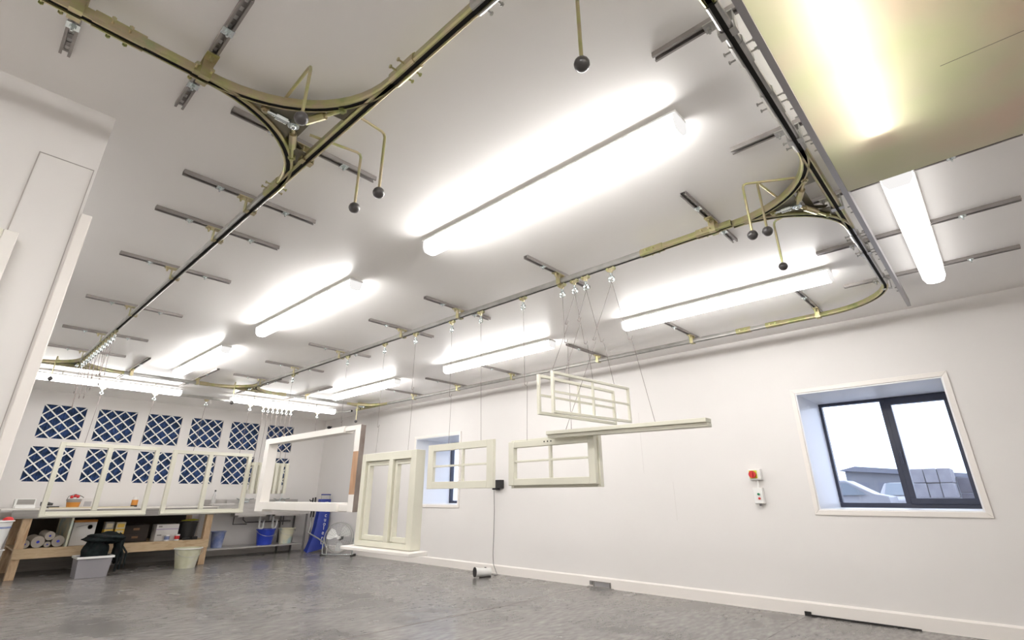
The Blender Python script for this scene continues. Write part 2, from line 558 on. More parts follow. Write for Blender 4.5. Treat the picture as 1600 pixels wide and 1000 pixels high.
# expansion joints in the slab (dark sealant strips lying flush)
j = MB()
p = [(-3.0, 4.02), (1.5, 3.99), (3.0, 4.0), (4.2, 3.95), (5.05, 4.0), (5.67, 3.95)]
j.sweep([(-0.006, 0.0), (0.006, 0.0), (0.006, 0.0012), (-0.006, 0.0012)], [(x, y, 0) for x, y in p])
struct('trim_3', j, 'groove')
struct('trim_4', MB().sweep([(-0.004, 0), (0.004, 0), (0.004, 0.001), (-0.004, 0.001)], [(-3, 1.66, 0), (5.67, 1.65, 0)]), M['floor'])

sm_ = base_mat('panel_seam', (0.66, 0.63, 0.61), 0.7)
struct('trim_5', MB().box(XW - 0.0012, 3.148, 1.25, XW + 0.002, 3.1515, 1.95), sm_)
struct('trim_6', MB().box(XW - 0.0012, 2.795, 0.75, XW + 0.002, 2.7985, 1.15), sm_)

# ---------------------------------------------------------------- windows
def window(idx, y0, y1, z0, z1):
    w = link('window_%d' % idx, None); w['kind'] = 'structure'
    w.location = (XW, y0, z0); BASE[w.name] = Vector((XW, y0, z0))
    c = MB(); cw, ct = 0.041, 0.014
    X0 = XW - ct
    def mit(pa, pb, pc, pd):   # four corners on the wall plane, given thickness
        vs = [(XW, *q) for q in (pa, pb, pc, pd)] + [(X0, *q) for q in (pa, pb, pc, pd)]
        c.add(vs, [(0,1,2,3),(4,7,6,5),(0,4,5,1),(1,5,6,2),(2,6,7,3),(3,7,4,0)])
    I = [(y0, z0), (y1, z0), (y1, z1), (y0, z1)]
    O = [(y0-cw, z0-cw), (y1+cw, z0-cw), (y1+cw, z1+cw), (y0-cw, z1+cw)]
    for k in range(4):
        mit(O[k], O[(k+1) % 4], I[(k+1) % 4], I[k])
    obj('casing', c, 'trim', w, 0.003)
    lin = MB(); e = 0.012
    lin.box(XW - 0.004, y0, z0, XD + 0.0, y1, z0 + e); lin.box(XW - 0.004, y0, z1 - e, XD, y1, z1)
    lin.box(XW - 0.004, y0, z0 + e, XD, y0 + e, z1 - e); lin.box(XW - 0.004, y1 - e, z0 + e, XD, y1, z1 - e)
    obj('reveal_lining', lin, 'reveal', w)
    dy = y0 - WIN[0][0]
    fr = MB(); a, b = XD, XD + 0.07
    g0, g1 = z0 + e, z1 - e
    ml, mr = 0.70 + dy, 0.80 + dy
    fr.box(a, y0+e, g0, b, y1-e, g0 + 0.045); fr.box(a, y0+e, g1 - 0.028, b, y1-e, g1)
    fr.box(a, y1-e-0.028, g0+0.045, b, y1-e, g1-0.028); fr.box(a, y0+e, g0+0.045, b, y0+e+0.022, g1-0.028)
    fr.box(a, 0.745+dy, g0+0.045, b, mr, g1-0.028)
    obj('frame', fr, 'anthracite', w, 0.004)
    sa = MB(); a2 = XD - 0.018; s0, s1 = y0+e+0.012, 0.757+dy
    sa.box(a2, s0, g0+0.035, b-0.01, s1, g0+0.088); sa.box(a2, s0, g1-0.075, b-0.01, s1, g1-0.018)
    sa.box(a2, s0, g0+0.088, b-0.01, s0+0.048, g1-0.075); sa.box(a2, s1-0.05, g0+0.088, b-0.01, s1, g1-0.075)
    sash = obj('sash', sa, 'anthracite', w, 0.004)
    hd = MB(); hy, hz = 0.735 + dy, 1.40
    hd.box(a2-0.012, hy-0.012, hz-0.03, a2, hy+0.012, hz+0.03)
    hd.tube([(a2-0.01, hy, hz), (a2-0.035, hy, hz), (a2-0.036, hy, hz-0.03), (a2-0.032, hy, hz-0.11)], 0.008)
    obj('handle', hd, 'anthracite', sash)
    obj('glass', MB().box(XD+0.03, mr, g0+0.045, XD+0.036, y1-e-0.028, g1-0.028), 'glass', w)
    obj('glass', MB().box(XD+0.02, s0+0.048, g0+0.088, XD+0.026, s1-0.05, g1-0.075), 'glass', w)
window(1, *WIN[0]); window(2, *WIN[1])

# ---------------------------------------------------------------- fluorescent fittings
def batten(along, c, z_top, L, label, group, hang=0.0, lamp='lamp', ws=1.0):
    """c: centre (x, y); along 'x' or 'y'"""
    t = thing('fluorescent_light', label, 'ceiling light', (c[0], c[1], z_top), group)
    h = L/2; ux = along == 'x'
    def pt(u, v, z):
        v *= ws; z = z_top + (z - z_top)*(ws if z < z_top else 1)
        return (c[0] + u, c[1] + v, z) if ux else (c[0] + v, c[1] + u, z)
    def bar(prof, u0, u1):
        mb = MB()
        mb.add([pt(u0, v, z) for v, z in prof] + [pt(u1, v, z) for v, z in prof],
               [tuple(range(len(prof))), tuple(range(len(prof), 2*len(prof)))] + [(k, (k+1) % len(prof), len(prof)+(k+1) % len(prof), len(prof)+k) for k in range(len(prof))])
        return mb
    zt = z_top
    tray = bar([(-0.050, zt), (0.050, zt), (0.056, zt-0.008), (0.056, zt-0.016), (-0.056, zt-0.016), (-0.056, zt-0.008)], -h, h)
    obj('base_tray', tray, 'whitepl', t)
    obj('diffuser', bar([(-0.052, zt-0.0162), (0.052, zt-0.0162), (0.051, zt-0.060), (0.037, zt-0.089), (0.015, zt-0.096), (-0.015, zt-0.096), (-0.037, zt-0.089), (-0.051, zt-0.060)], -h+0.018, h-0.018), lamp, t)
    for s in (-1, 1):
        e = bar([(-0.050, zt-0.0162), (0.050, zt-0.0162), (0.048, zt-0.060), (0.032, zt-0.086), (-0.032, zt-0.086), (-0.048, zt-0.060)], s*h, s*(h-0.0175))
        obj('end_cap', e, 'lamp_cap', t)
    if hang:
        for s in (-0.6, 0.6):
            q = pt(s*h, 0, 0)
            obj('hanger', MB().tube([(q[0], q[1], zt), (q[0], q[1], zt + hang)], 0.008), 'whitepl', t)
    return t
A_Y = [1.555, 4.23, 6.93]
NEAR = ['nearest', 'middle', 'farthest']
for k, y in enumerate(A_Y):
    batten('y', (1.83, y), 2.578, 1.78, 'long lit fluorescent fitting in the row between the two rails, %s of three' % NEAR[k], 'ceiling lights between the rails', 0.022)
for k, y in enumerate([1.48, 4.14, 6.98]):
    batten('y', (4.165, y), 2.578, 1.78, 'lit fluorescent fitting in the row nearer the window wall, %s of three' % NEAR[k], 'ceiling lights by the window wall', 0.022)
batten('x', (1.35, 9.10), 2.555, 1.82, 'lit fluorescent fitting above the blue filters, left one of two', 'ceiling lights over the filters', 0.045, 'lamp_back')
batten('x', (3.92, 9.10), 2.555, 1.88, 'lit fluorescent fitting above the blue filters, right one of two', 'ceiling lights over the filters', 0.045, 'lamp_back')
batten('x', (3.85, 0.035), ZC, 1.74, 'lit fluorescent fitting beside the end of the yellowed sheet', 'ceiling lights beyond the edge channel', 0.0, 'lamp_weak', 1.35)
batten('x', (1.60, 0.035), ZC, 1.74, 'lit fluorescent fitting glowing through the yellowed sheet', 'ceiling lights beyond the edge channel', 0.0, 'lamp_film')

for (x, y, lab) in ((1.60, -1.5, 'added fluorescent fill fitting, unseen behind the camera, rightmost'), (-2.45, -0.6, 'added fluorescent fill fitting, unseen behind the camera, leftmost'), (-0.65, 0.035, 'added fluorescent fill fitting, unseen above the camera, over the near rail'), (-0.65, -1.5, 'added fluorescent fill fitting, unseen behind the camera, between two others')):  # unseen fill fittings, added to brighten partition, near ceiling and walls
    batten('x', (x, y), ZC, 1.74, lab, 'added fill lights behind the camera', 0.0, 'lamp_fill' if x > 0 else 'lamp')

for y, q in ((4.14, 'nearer'), (6.98, 'farther')):  # two more fill fittings added out of view to lift the left ceiling
    batten('y', (-0.51, y), 2.578, 1.78, 'added fluorescent fill fitting hidden behind the white partition, %s one of two' % q, 'added fill lights behind the partition', 0.022)

# ---------------------------------------------------------------- overhead track
ZR = 2.50
RP = [(-.009,0),(-.015,0),(-.021,.006),(-.021,.030),(-.013,.041),(.013,.041),(.021,.030),(.021,.006),(.015,0),(.009,0),
      (.009,.004),(.0125,.004),(.017,.009),(.017,.028),(.010,.037),(-.010,.037),(-.017,.028),(-.017,.009),(-.0125,.004),(-.009,.004)]
SP = [(-.010,-.004),(-.016,-.004),(-.026,.004),(-.026,.032),(-.016,.046),(.016,.046),(.026,.032),(.026,.004),(.016,-.004),(.010,-.004),
      (.010,-.0005),(.0145,-.0005),(.0215,.0055),(.0215,.0305),(.0135,.0415),(-.0135,.0415),(-.0215,.0305),(-.0215,.0055),(-.0145,-.0005),(-.010,-.0005)]
BORE = [(-.0165,.0075),(-.0165,.028),(-.009,.0365),(.009,.0365),(.0165,.028),(.0165,.0075)]
def arc(cx, cy, r, a0, a1, n=14):
    return [(cx + r*math.cos(math.radians(a0+(a1-a0)*k/n)), cy + r*math.sin(math.radians(a0+(a1-a0)*k/n)), ZR) for k in range(n+1)]

def rail(label, path, mat, sleeves=()):
    path = [Vector((p[0], p[1], ZR)) for p in path]
    t = thing('overhead_rail', label, 'rail', tuple(path[0]), 'overhead conveyor rails')
    k = obj('track', MB().sweep(RP, path), mat, t)
    obj('track_bore', MB().sweep(BORE, path), 'slot', k)
    for (x, y, d, L, m) in sleeves:
        sleeve(t, x, y, d, L, m)
    return t

def sleeve(t, x, y, d, L=0.16, m='zinc'):
    D = Vector((1, 0, 0)) if d == 'x' else Vector((0, 1, 0))
    P = Vector((x, y, ZR))
    s = obj('joint_sleeve', MB().sweep(SP, [P - D*L/2, P + D*L/2]), m, t)
    N = Vector((-D.y, D.x, 0))
    for k in (-0.025, 0.025):
        for sg in (-1, 1):
            b = MB()
            q = P + D*k + Vector((0, 0, 0.018))
            b.tube([q + N*sg*0.024, q + N*sg*0.052], 0.004, 6)
            b.tube([q + N*sg*0.049, q + N*sg*0.054], 0.008, 6)
            obj('clamp_bolt', b, m, s)

XA, XM, XR, YF, YI, YO = 0.81, 2.85, 5.07, 0.325, 8.17, 9.37
RC = 0.51
rail('yellow zinc rail running from the near junction towards the camera', [(XA, 0.835), (XA, XA and 1.38)], 'zinc', [(XA, 0.86, 'y', 0.10, 'galv'), (XA, 1.30, 'y', 0.15, 'zinc')])
rail('long grey left rail from the near junction to the back', [(XA, 2.40), (XA, 7.66)], 'galv', [(XA, 2.46, 'y', 0.16, 'zinc')])
rail('yellow zinc branch rail leaving the frame at the upper left', [(-2.4, 1.89), (0.30, 1.89)], 'zinc', [(0.02, 1.89, 'x', 0.15, 'zinc'), (-0.16, 1.89, 'x', 0.15, 'zinc'), (0.28, 1.89, 'x', 0.06, 'zinc')])
rail('grey rail beside the edge channel at the upper right', [(1.33, YF), (2.36, YF)], 'galv', [(1.60, YF, 'x', 0.12, 'galv'), (1.95, YF, 'x', 0.16, 'galv'), (2.30, YF, 'x', 0.10, 'galv')])
rail('rail over the camera running left, mostly out of frame', [(-2.4, YF), (0.30, YF)], 'galv')
rail('short grey rail between the right junction and the corner bend', [(3.38, YF), (4.55, YF)], 'galv', [(3.55, YF, 'x', 0.12, 'galv'), (3.86, YF, 'x', 0.14, 'galv'), (4.45, YF, 'x', 0.12, 'galv')])
rail('yellow quarter bend of rail in the right ceiling corner', arc(4.55, 0.845, 0.52, -90, 0) + [(XR, 1.30, ZR)], 'zinc', [(XR, 1.28, 'y', 0.14, 'zinc')])
rail('grey rail along the window wall, farthest right', [(XR, 1.30), (XR, 7.66)], 'galv', [(XR, 1.56, 'y', 0.14, 'zinc')])
rail('long middle rail carrying the hanging window frames', [(XM, 1.36), (XM, 7.66)], 'galv', [(XM, 1.36, 'y', 0.16, 'zinc')])
rail('short yellow rail joining the middle rail to the right junction', [(XM, 0.835), (XM, 1.36)], 'zinc', [(XM, 0.98, 'y', 0.14, 'zinc')])
rail('inner back rail left of the left junction', [(-2.4, YI), (0.30, YI)], 'galv')
rail('inner back rail between the left and the middle junctions', [(1.32, YI), (2.34, YI)], 'galv', [(2.28, YI, 'x', 0.12, 'zinc')])
rail('inner back rail between the middle junction and the right wall', [(3.36, YI), (4.56, YI)], 'galv', [(3.42, YI, 'x', 0.12, 'zinc')])
rail('outer back rail under the two lights by the filters', [(-2.4, YO), (4.55, YO)] + arc(4.55, 8.85, 0.52, 90, 0)[1:], 'galv')

def switch(label, cx, cy, u, v, levers, mat='zinc'):
    """three-way junction: through track along u, branch towards v"""
    u = Vector((*u, 0)); v = Vector((*v, 0)); C = Vector((cx, cy, ZR))
    t = thing('rail_junction', label, 'rail junction', (cx, cy, ZR), 'rail junctions')
    k = obj('through_track', MB().sweep(RP, [C - u*RC, C + u*RC]), mat, t)
    obj('track_bore', MB().sweep(BORE, [C - u*RC, C + u*RC]), 'slot', k)
    for s in (-1, 1):
        # arc with centre at C + s*u*RC + v*RC from the through track to the branch end
        O = C + u*(s*RC) + v*RC
        pts = []
        for k in range(15):
            a = math.radians(90*k/14)
            pts.append(O - v*(RC*math.cos(a)) - u*(s*RC*math.sin(a)))
        k = obj('curved_track', MB().sweep(RP, pts), mat, t)
        obj('track_bore', MB().sweep(BORE, pts), 'slot', k)
    ctr = C + v*0.16
    for d, ln in ((v, RC*0.98 - 0.22), (u, 0), (-u, 0)):
        g = MB()
        def arcp(sg, a):
            a = math.radians(a)
            return C + u*(sg*RC) + v*RC - v*(RC*math.cos(a)) - u*(sg*RC*math.sin(a))
        if ln:
            poly = [arcp(1, a) for a in (44, 52, 60, 70, 80)] + [arcp(-1, a) for a in (80, 70, 60, 52, 44)]
            tip = C + v*(RC*0.80); base = C + v*(RC*0.40)
        else:
            sg = 1 if d == u else -1
            poly = [C + d*(RC*0.86), C + d*(RC*0.34)] + [arcp(sg, a) for a in (44, 36, 28, 20, 10)]
            tip = C + d*(RC*0.62) + v*0.035; base = C + d*(RC*0.36) + v*0.075
        z = Vector((0, 0, 0.014)); z2 = Vector((0, 0, 0.021)); n = len(poly)
        g.add([p + z for p in poly] + [p + z2 for p in poly], [tuple(range(n)), tuple(range(n, 2*n))] + [(q, (q+1) % n, n+(q+1) % n, n+q) for q in range(n)])
        obj('gusset_plate', g, 'plate', t)
        bpos = base*0.62 + tip*0.38
        nb = MB()
        nb.lathe([(0.019, 0.002), (0.019, 0.0139)], (bpos.x, bpos.y, ZR), 'z', 6)
        nb.lathe([(0.010, -0.008), (0.010, 0.002)], (bpos.x, bpos.y, ZR), 'z', 10)
        obj('bolt', nb, mat, t)
        r = MB()
        q = bpos.copy(); q.z = ZR + 0.004; c2 = ctr.copy(); c2.z = ZR + 0.004
        m1 = q.lerp(c2, 0.35); m2 = q.lerp(c2, 0.75)
        r.tube([q, c2], 0.008, 8)
        r.tube([m1, m2], 0.017, 8)
        obj('link_rod', r, 'bright' if ln else mat, t)
    hb = MB()
    hb.lathe([(0.024, -0.006), (0.024, 0.014)], (ctr.x, ctr.y, ZR), 'z', 12)
    hb.ball((ctr.x, ctr.y, ZR - 0.008), 0.013)
    obj('hub', hb, 'bright', t)
    fr = MB()   # braces between the curved tracks above the links
    for s in (-1, 1):
        a = C + u*(s*0.19) + v*0.05; b = C + u*(s*0.03) + v*0.25
        for p, q in ((a, b),):
            d = (q - p).normalized(); n = Vector((-d.y, d.x, 0))*0.016
            z = Vector((0, 0, 0.036)); z2 = Vector((0, 0, 0.041))
            fr.add([p+n+z, p-n+z, q-n+z, q+n+z, p+n+z2, p-n+z2, q-n+z2, q+n+z2], [(0,1,2,3),(4,7,6,5),(0,4,5,1),(1,5,6,2),(2,6,7,3),(3,7,4,0)])
    p = C - u*0.14 + v*0.115; q = C + u*0.14 + v*0.115
    n = v*0.018; z = Vector((0, 0, 0.0365)); z2 = Vector((0, 0, 0.0415))
    fr.add([p+n+z, p-n+z, q-n+z, q+n+z, p+n+z2, p-n+z2, q-n+z2, q+n+z2], [(0,1,2,3),(4,7,6,5),(0,4,5,1),(1,5,6,2),(2,6,7,3),(3,7,4,0)])
    obj('brace_frame', fr, 'plate', t)
    for (a, b, zb) in levers:
        zz = ZR + 0.05
        A = Vector((*a, zz)); B = Vector((*b, zz))
        d = (B - A).normalized()
        A2 = A - d*0.10
        pts = [A2, A, B - d*0.02, B - d*0.006 + Vector((0, 0, -0.006)), B + Vector((0, 0, -0.022)), Vector((B.x, B.y, zb))]
        lv = obj('lever', MB().tube(pts, 0.0065, 8), 'zinc', t)
        obj('knob', MB().ball((B.x, B.y, zb - 0.018), 0.026), 'knob', lv)
    return t

switch('yellow zinc triangular rail junction nearest the camera, upper left', XA, 1.89, (0, 1), (-1, 0),
       [((0.57, 1.77), (0.562, 1.57), 2.31), ((0.86, 1.69), (0.985, 1.70), 2.25), ((0.85, 1.94), (0.99, 1.91), 2.265)])
switch('triangular rail junction beside the edge channel, right of the middle', XM + 0.02, YF, (1, 0), (0, 1),
       [((2.64, 0.45), (2.525, 0.65), 2.26), ((2.75, 0.56), (2.555, 0.585), 2.27), ((3.04, 0.60), (3.065, 0.66), 2.27)])
switch('rail junction above the camera, only its lever and knob in view', XA, YF, (1, 0), (0, 1), [((0.95, 0.60), (1.045, 0.66), 2.29)])
switch('far rail junction at the back end of the left rail', XA, YI, (1, 0), (0, -1), [((0.62, 7.98), (0.60, 7.86), 2.30)])
switch('far rail junction at the back end of the middle rail', XM, YI, (1, 0), (0, -1), [((2.64, 8.00), (2.60, 7.86), 2.27)])
switch('far rail junction in the back corner by the window wall', XR, YI, (0, 1), (-1, 0), [((4.86, 8.1), (4.74, 8.1), 2.24)])

# edge channel and yellowed sheet
ec = thing('edge_channel', 'grey metal edge channel bolted along the yellowed ceiling sheet', 'channel', (3.0, 0.25, 2.5))
e = MB(); e.box(0.4, 0.243, 2.490, 5.24, 0.247, 2.555); e.box(0.4, 0.247, 2.490, 5.24, 0.268, 2.494)
obj('profile', e, 'alu', ec)
for x in (1.62, 2.05, 2.12, 2.36, 2.43, 3.12, 3.2, 3.5, 3.95, 4.05, 4.3, 4.75, 4.85):
    b = MB(); b.tube([(x, 0.247, 2.52), (x, 0.285, 2.52)], 0.004, 6); b.tube([(x, 0.262, 2.52), (x, 0.272, 2.52)], 0.009, 6)
    obj('bolt', b, 'galv', ec)
fm = thing('plastic_sheet', 'yellowed translucent sheet fixed below the ceiling, glowing from the light behind', 'plastic sheet', (2.0, -0.3, 2.49))
obj('sheet', MB().box(0.4, -1.1, 2.4925, 2.885, 0.242, 2.4955), 'film', fm)
obj('seam', MB().box(2.149, -1.09, 2.4919, 2.1515, -0.20, 2.4924), 'groove', fm, label='thin dark seam line')

# ---------------------------------------------------------------- steel struts
def make_strut(L, along, label, group, clips=(0.25, 0.75)):
    """local strut along +x or +y from the origin, underside open at z 2.56"""
    t = thing('ceiling_strut', label, 'strut', (0, 0, 0), group)
    w, zb, zt, th = 0.0175, 2.577, 2.6, 0.0028
    def B(mb, u0, v0, z0, u1, v1, z1):
        if along == 'x': mb.box(u0, v0, z0, u1, v1, z1)
        else: mb.box(v0, u0, z0, v1, u1, z1)
    mb = MB()
    for s in (-1, 1):
        a, b = (w - th, w) if s > 0 else (-w, -w + th)
        B(mb, 0, a, zb, L, b, zt - 0.0005)
        a, b = (w - 0.009, w - th) if s > 0 else (-w + th, -w + 0.009)
        B(mb, 0, a, zb, L, b, zb + th)
        a, b = (0.007, w - th) if s > 0 else (-w + th, -0.007)
        B(mb, 0, a, zt - th - 0.0005, L, b, zt - 0.0005)
    n = max(3, int(L/0.05)); pitch = L/n
    for k in range(n + 1):
        u0 = max(0, k*pitch - 0.013); u1 = min(L, k*pitch + 0.013)
        B(mb, u0, -0.007, zt - th - 0.0005, u1, 0.007, zt - 0.0005)
    obj('channel', mb, 'strut', t)
    for c in clips:
        q = MB(); u = c*L
        B(q, u - 0.018, -0.020, zb - 0.003, u + 0.018, 0.020, zb - 0.0002)
        o = (u, 0) if along == 'x' else (0, u)
        q.lathe([(0.010, -0.010), (0.010, -0.003)], (o[0], o[1], zb), 'z', 6)
        q.lathe([(0.005, -0.022), (0.005, -0.010)], (o[0], o[1], zb), 'z', 6)
        obj('clip', q, 'bright', t)
    return t

def add_hanger(t, base, x, y, along, m='zinc', side=-1):
    """bracket from a strut down to the rail at world (x, y); along = rail direction"""
    off = base
    mb = MB()
    def B(u0, v0, z0, u1, v1, z1):   # u along the rail, v across
        if along == 'x': mb.box(x+u0, y+v0, z0, x+u1, y+v1, z1)
        else: mb.box(x+v0, y+u0, z0, x+v1, y+u1, z1)
    B(-0.022, side*0.075, 2.5705, 0.022, 0.03*-side, 2.5765) if side < 0 else B(-0.022, -0.03, 2.5705, 0.022, 0.075, 2.5765)
    B(-0.018, -0.031, 2.496, 0.018, -0.0265, 2.5705); B(-0.018, 0.0265, 2.496, 0.018, 0.031, 2.5705)
    B(-0.018, -0.031, 2.494, 0.018, -0.008, 2.4975); B(-0.018, 0.008, 2.494, 0.018, 0.031, 2.4975)
    mb.v = [p for p in mb.v]
    o = obj('hanger_bracket', mb, m, None)
    o.data.transform(Matrix.Translation(-Vector(off)))
    o.parent = t
    b = MB()
    s = side*0.058
    c = (x, y + s) if along == 'x' else (x + s, y)
    b.lathe([(0.009, -0.014), (0.009, 0)], (c[0], c[1], 2.5705), 'z', 6)
    b.lathe([(0.005, -0.026), (0.005, -0.014)], (c[0], c[1], 2.5705), 'z', 6)
    o2 = obj('bolt', b, m, None)
    o2.data.transform(Matrix.Translation(-Vector(off)))
    o2.parent = t
    return o, o2

def strut_row(specs, L, along, rx, ry, group, labels, m='zinc', side=-1):
    """copies of one strut; specs = start points; rail crossing offset (rx, ry) from the start"""
    src = make_strut(L, along, labels[0], group)
    add_hanger(src, (0, 0, 0), rx, ry, 'y' if along == 'x' else 'x', m, side)
    src.location = (*specs[0], 0)
    for s, lab in zip(specs[1:], labels[1:]):
        copy_tree(src, (*s, 0), lab)

yl = [2.10, 2.77, 3.28, 4.15, 5.34, 6.52, 7.50]
strut_row([(0.457, y) for y in yl], 0.728, 'x', XA - 0.457, 0, 'struts across the left rail',
          ['steel ceiling strut across the left rail, %s from the camera' % ORD[i] for i in range(7)])
ym = [0.945, 2.13, 3.28, 4.14, 5.35, 6.50, 7.55]
strut_row([(2.45, y) for y in ym], 0.78, 'x', XM - 2.45, 0, 'struts across the middle rail',
          ['steel ceiling strut across the middle rail, %s from the camera' % ORD[i] for i in range(7)])
yr = [0.90, 2.09, 3.27, 4.68, 5.81, 6.90]
strut_row([(4.45, y) for y in yr], 0.88, 'x', XR - 4.45, 0, 'struts across the window wall rail',
          ['steel ceiling strut across the window wall rail, %s from the camera' % ORD[i] for i in range(6)])
xb = [1.47, 2.26, 3.05, 3.83, 4.66]
strut_row([(x, -0.455) for x in xb], 1.055, 'y', 0, YF + 0.455, 'struts above the edge channel',
          ['steel ceiling strut crossing above the grey edge channel, %s from the frame top' % ORD[i] for i in range(5)], 'galv', 1)
strut_row([(x, 1.485) for x in (0.29, -0.10)], 0.76, 'y', 0, 1.89 - 1.485, 'perforated struts at the upper left',
          ['perforated strut over the yellow branch rail, beside the near junction', 'perforated strut over the yellow branch rail, nearest the left frame edge'])
strut_row([(x, 7.37) for x in (1.40, 2.19, 3.03, 3.83)], 1.62, 'y', 0, YI - 7.37, 'struts above the back rails',
          ['long ceiling strut above the back rails, %s from the left' % ORD[i] for i in range(4)])

# ---------------------------------------------------------------- trolleys and wires
def make_trolley(along, label, group):
    t = thing('rail_trolley', label, 'trolley', (0, 0, 0), group)
    b = MB()
    # two-lobed side plates hanging out of the slot
    poly = [(-0.034, -0.004), (0.034, -0.004), (0.038, -0.016), (0.026, -0.030), (0.012, -0.032), (0.009, -0.048), (-0.009, -0.048), (-0.012, -0.032), (-0.026, -0.030), (-0.038, -0.016)]
    R = Matrix(((1, 0, 0), (0, 0, 1), (0, 1, 0))).to_4x4() if along == 'x' else Matrix(((0, 0, 1), (1, 0, 0), (0, 1, 0))).to_4x4()
    b.prism(poly, -0.0045, 0.0045, R)
    obj('body', b, 'zinc', t)
    ax = 'y' if along == 'x' else 'x'
    for s in (-1, 1):
        c = (s*0.024, 0, -0.014) if along == 'x' else (0, s*0.024, -0.014)
        obj('guide_wheel', MB().lathe([(0.011, -0.012), (0.011, 0.012)], c, ax, 10), 'zinc', t)
    e = MB()
    e.tube([(0, 0, -0.046), (0, 0, -0.066)], 0.010, 10)
    e.torus((0, 0, -0.090), 0.019, 0.0075, 'y' if along == 'x' else 'x', 16, 8)
    obj('swivel_eye', e, 'bright', t)
    return t
ZT = ZR - 0.0
ty = [6.55, 5.19, 4.45, 3.92, 3.38, 3.00, 2.51, 2.115, 2.0, 1.90, 1.685]
tl = ['brass coloured trolley on the middle rail, above the far end of the large frame', 'brass coloured trolley on the middle rail, above the near end of the large frame',
      'brass coloured trolley on the middle rail, holding the far side of the casement', 'brass coloured trolley on the middle rail, holding the near side of the casement',
      'brass coloured trolley holding the far side of the small four pane sash', 'brass coloured trolley holding the near side of the small four pane sash',
      'brass coloured trolley holding the far side of the deep four pane sash', 'brass coloured trolley with zinc eye, leftmost of the tight group of three',
      'brass coloured trolley with zinc eye, middle of the tight group of three', 'brass coloured trolley with zinc eye, rightmost of the tight group of three',
      'brass coloured trolley on the middle rail, nearest the camera']
tr = make_trolley('y', tl[0], 'trolleys on the middle rail')
tr.location = (XM, ty[0], ZT)
for y, lab in zip(ty[1:], tl[1:]): copy_tree(tr, (XM, y, ZT), lab)
for k in range(13):
    copy_tree(tr, (XA, 5.95 + 0.135*k, ZT), 'empty trolley in the close bunch at the far end of the left rail', 'bunched trolleys on the left rail')
tx = make_trolley('x', 'trolley on the outer back rail, leftmost, under the left light', 'trolleys on the outer back rail')
tx.location = (1.32, YO, ZT)
for x, lab in ((1.98, 'trolley on the outer back rail, second, under the left light'), (2.71, 'trolley on the outer back rail, in the gap between the two lights'),
               (3.41, 'trolley on the outer back rail, left of the tight cluster'), (4.65, 'trolley on the outer back rail, rightmost, at the end of the right light')):
    copy_tree(tx, (x, YO, ZT), lab)
for k in range(7):
    copy_tree(tx, (3.64 + 0.083*k, YO, ZT), 'trolley in the tight cluster over the bundled sashes', 'clustered trolleys over the sashes')

def wire(label, pts, group, hook=None, r=0.0016):
    mb = MB().tube(pts, r, 5)
    if hook is not None:
        h = Vector(hook)
        mb.tube([h + Vector((0, -0.022, 0.02)), h + Vector((0, -0.012, -0.004)), h + Vector((0, 0, 0.0)), h + Vector((0, 0.010, 0.010))], r*1.2, 5)
    return one('hanging_wire', mb, 'wire', label, 'wire', group)
ZE = ZR - 0.112
def drop(label, x, y0, y1, z1, kink=None, x1=None, group='wires below the middle rail'):
    x1 = x if x1 is None else x1
    pts = [Vector((x, y0, ZE)), Vector((x1, y1, z1))]
    if kink:
        k = pts[0].lerp(pts[1], kink)
        pts = [pts[0], k + Vector((0, 0.006, 0)), k + Vector((0, -0.018, -0.012)), pts[1]]
        return wire(label, pts, group, k)
    return wire(label, pts, group)
drop('thin wire to the far end of the large unglazed frame', XM, 6.55, 6.55, 1.68)
drop('thin wire to the near end of the large unglazed frame', XM, 5.19, 5.16, 1.68, 0.9)
drop('thin wire to the far side of the casement with sill', XM, 4.45, 4.44, 1.39, 0.75)
drop('thin wire to the near side of the casement with sill', XM, 3.92, 3.92, 1.39, 0.45)
drop('thin wire to the far side of the small four pane sash', XM, 3.38, 3.36, 1.41, 0.6)
drop('thin wire to the near side of the small four pane sash', XM, 3.00, 2.97, 1.41)
drop('thin wire to the far side of the deep four pane sash', XM, 2.51, 2.49, 1.375, 0.6)
GP = 'wires to the pair of tilted sashes and the beam'
drop('wire from the leftmost trolley of the three down to the deep sash', XM, 2.115, 2.09, 1.375, 0.35, group=GP)
drop('wire from the middle trolley slanting left to the rear hanging sash', XM, 2.0, 2.02, 1.725, 0.4, 2.55, GP)
drop('wire from the middle trolley slanting right to the rear hanging sash', XM, 2.0, 2.02, 1.735, 0.55, 3.05, GP)
drop('wire from the rightmost trolley of the three slanting left to the front sash', XM, 1.90, 1.90, 1.725, 0.4, 2.55, GP)
drop('wire from the rightmost trolley of the three slanting right to the front sash', XM, 1.90, 1.90, 1.74, 0.55, 3.13, GP)
drop('wire from the nearest trolley slanting down to the near part of the beam', XM, 1.685, 1.44, 1.395, 0.45, 2.795, GP)
drop('wire from the nearest trolley slanting back to the far part of the beam', XM, 1.685, 2.1, 1.405, 0.4, 2.795, GP)
GB = 'wires below the outer back rail'
for x, x1, z1, s in ((1.32, 1.30, 1.70, 'left side of the left two light frame'), (1.98, 1.95, 1.69, 'right side of the left two light frame'), (2.71, 2.68, 1.68, 'left side of the right two light frame'), (3.41, 3.38, 1.68, 'right side of the right two light frame')):
    wire('faint wire to the ' + s, [(x, YO, ZE), (x1, YO, z1)], GB, r=0.003)
for k in range(7):
    wire('faint wire in the cluster down to the bundled sashes', [(3.64 + 0.083*k, YO, ZE), (3.622 + 0.090*k, YO, 1.55)], 'clustered wires over the sashes', r=0.003)
wire('short wire with an S hook near the top of the large frame', [(4.65, YO, ZE), (4.65, YO, 2.2), (4.66, YO, 2.12)], GB, (4.66, YO, 2.12), r=0.003)
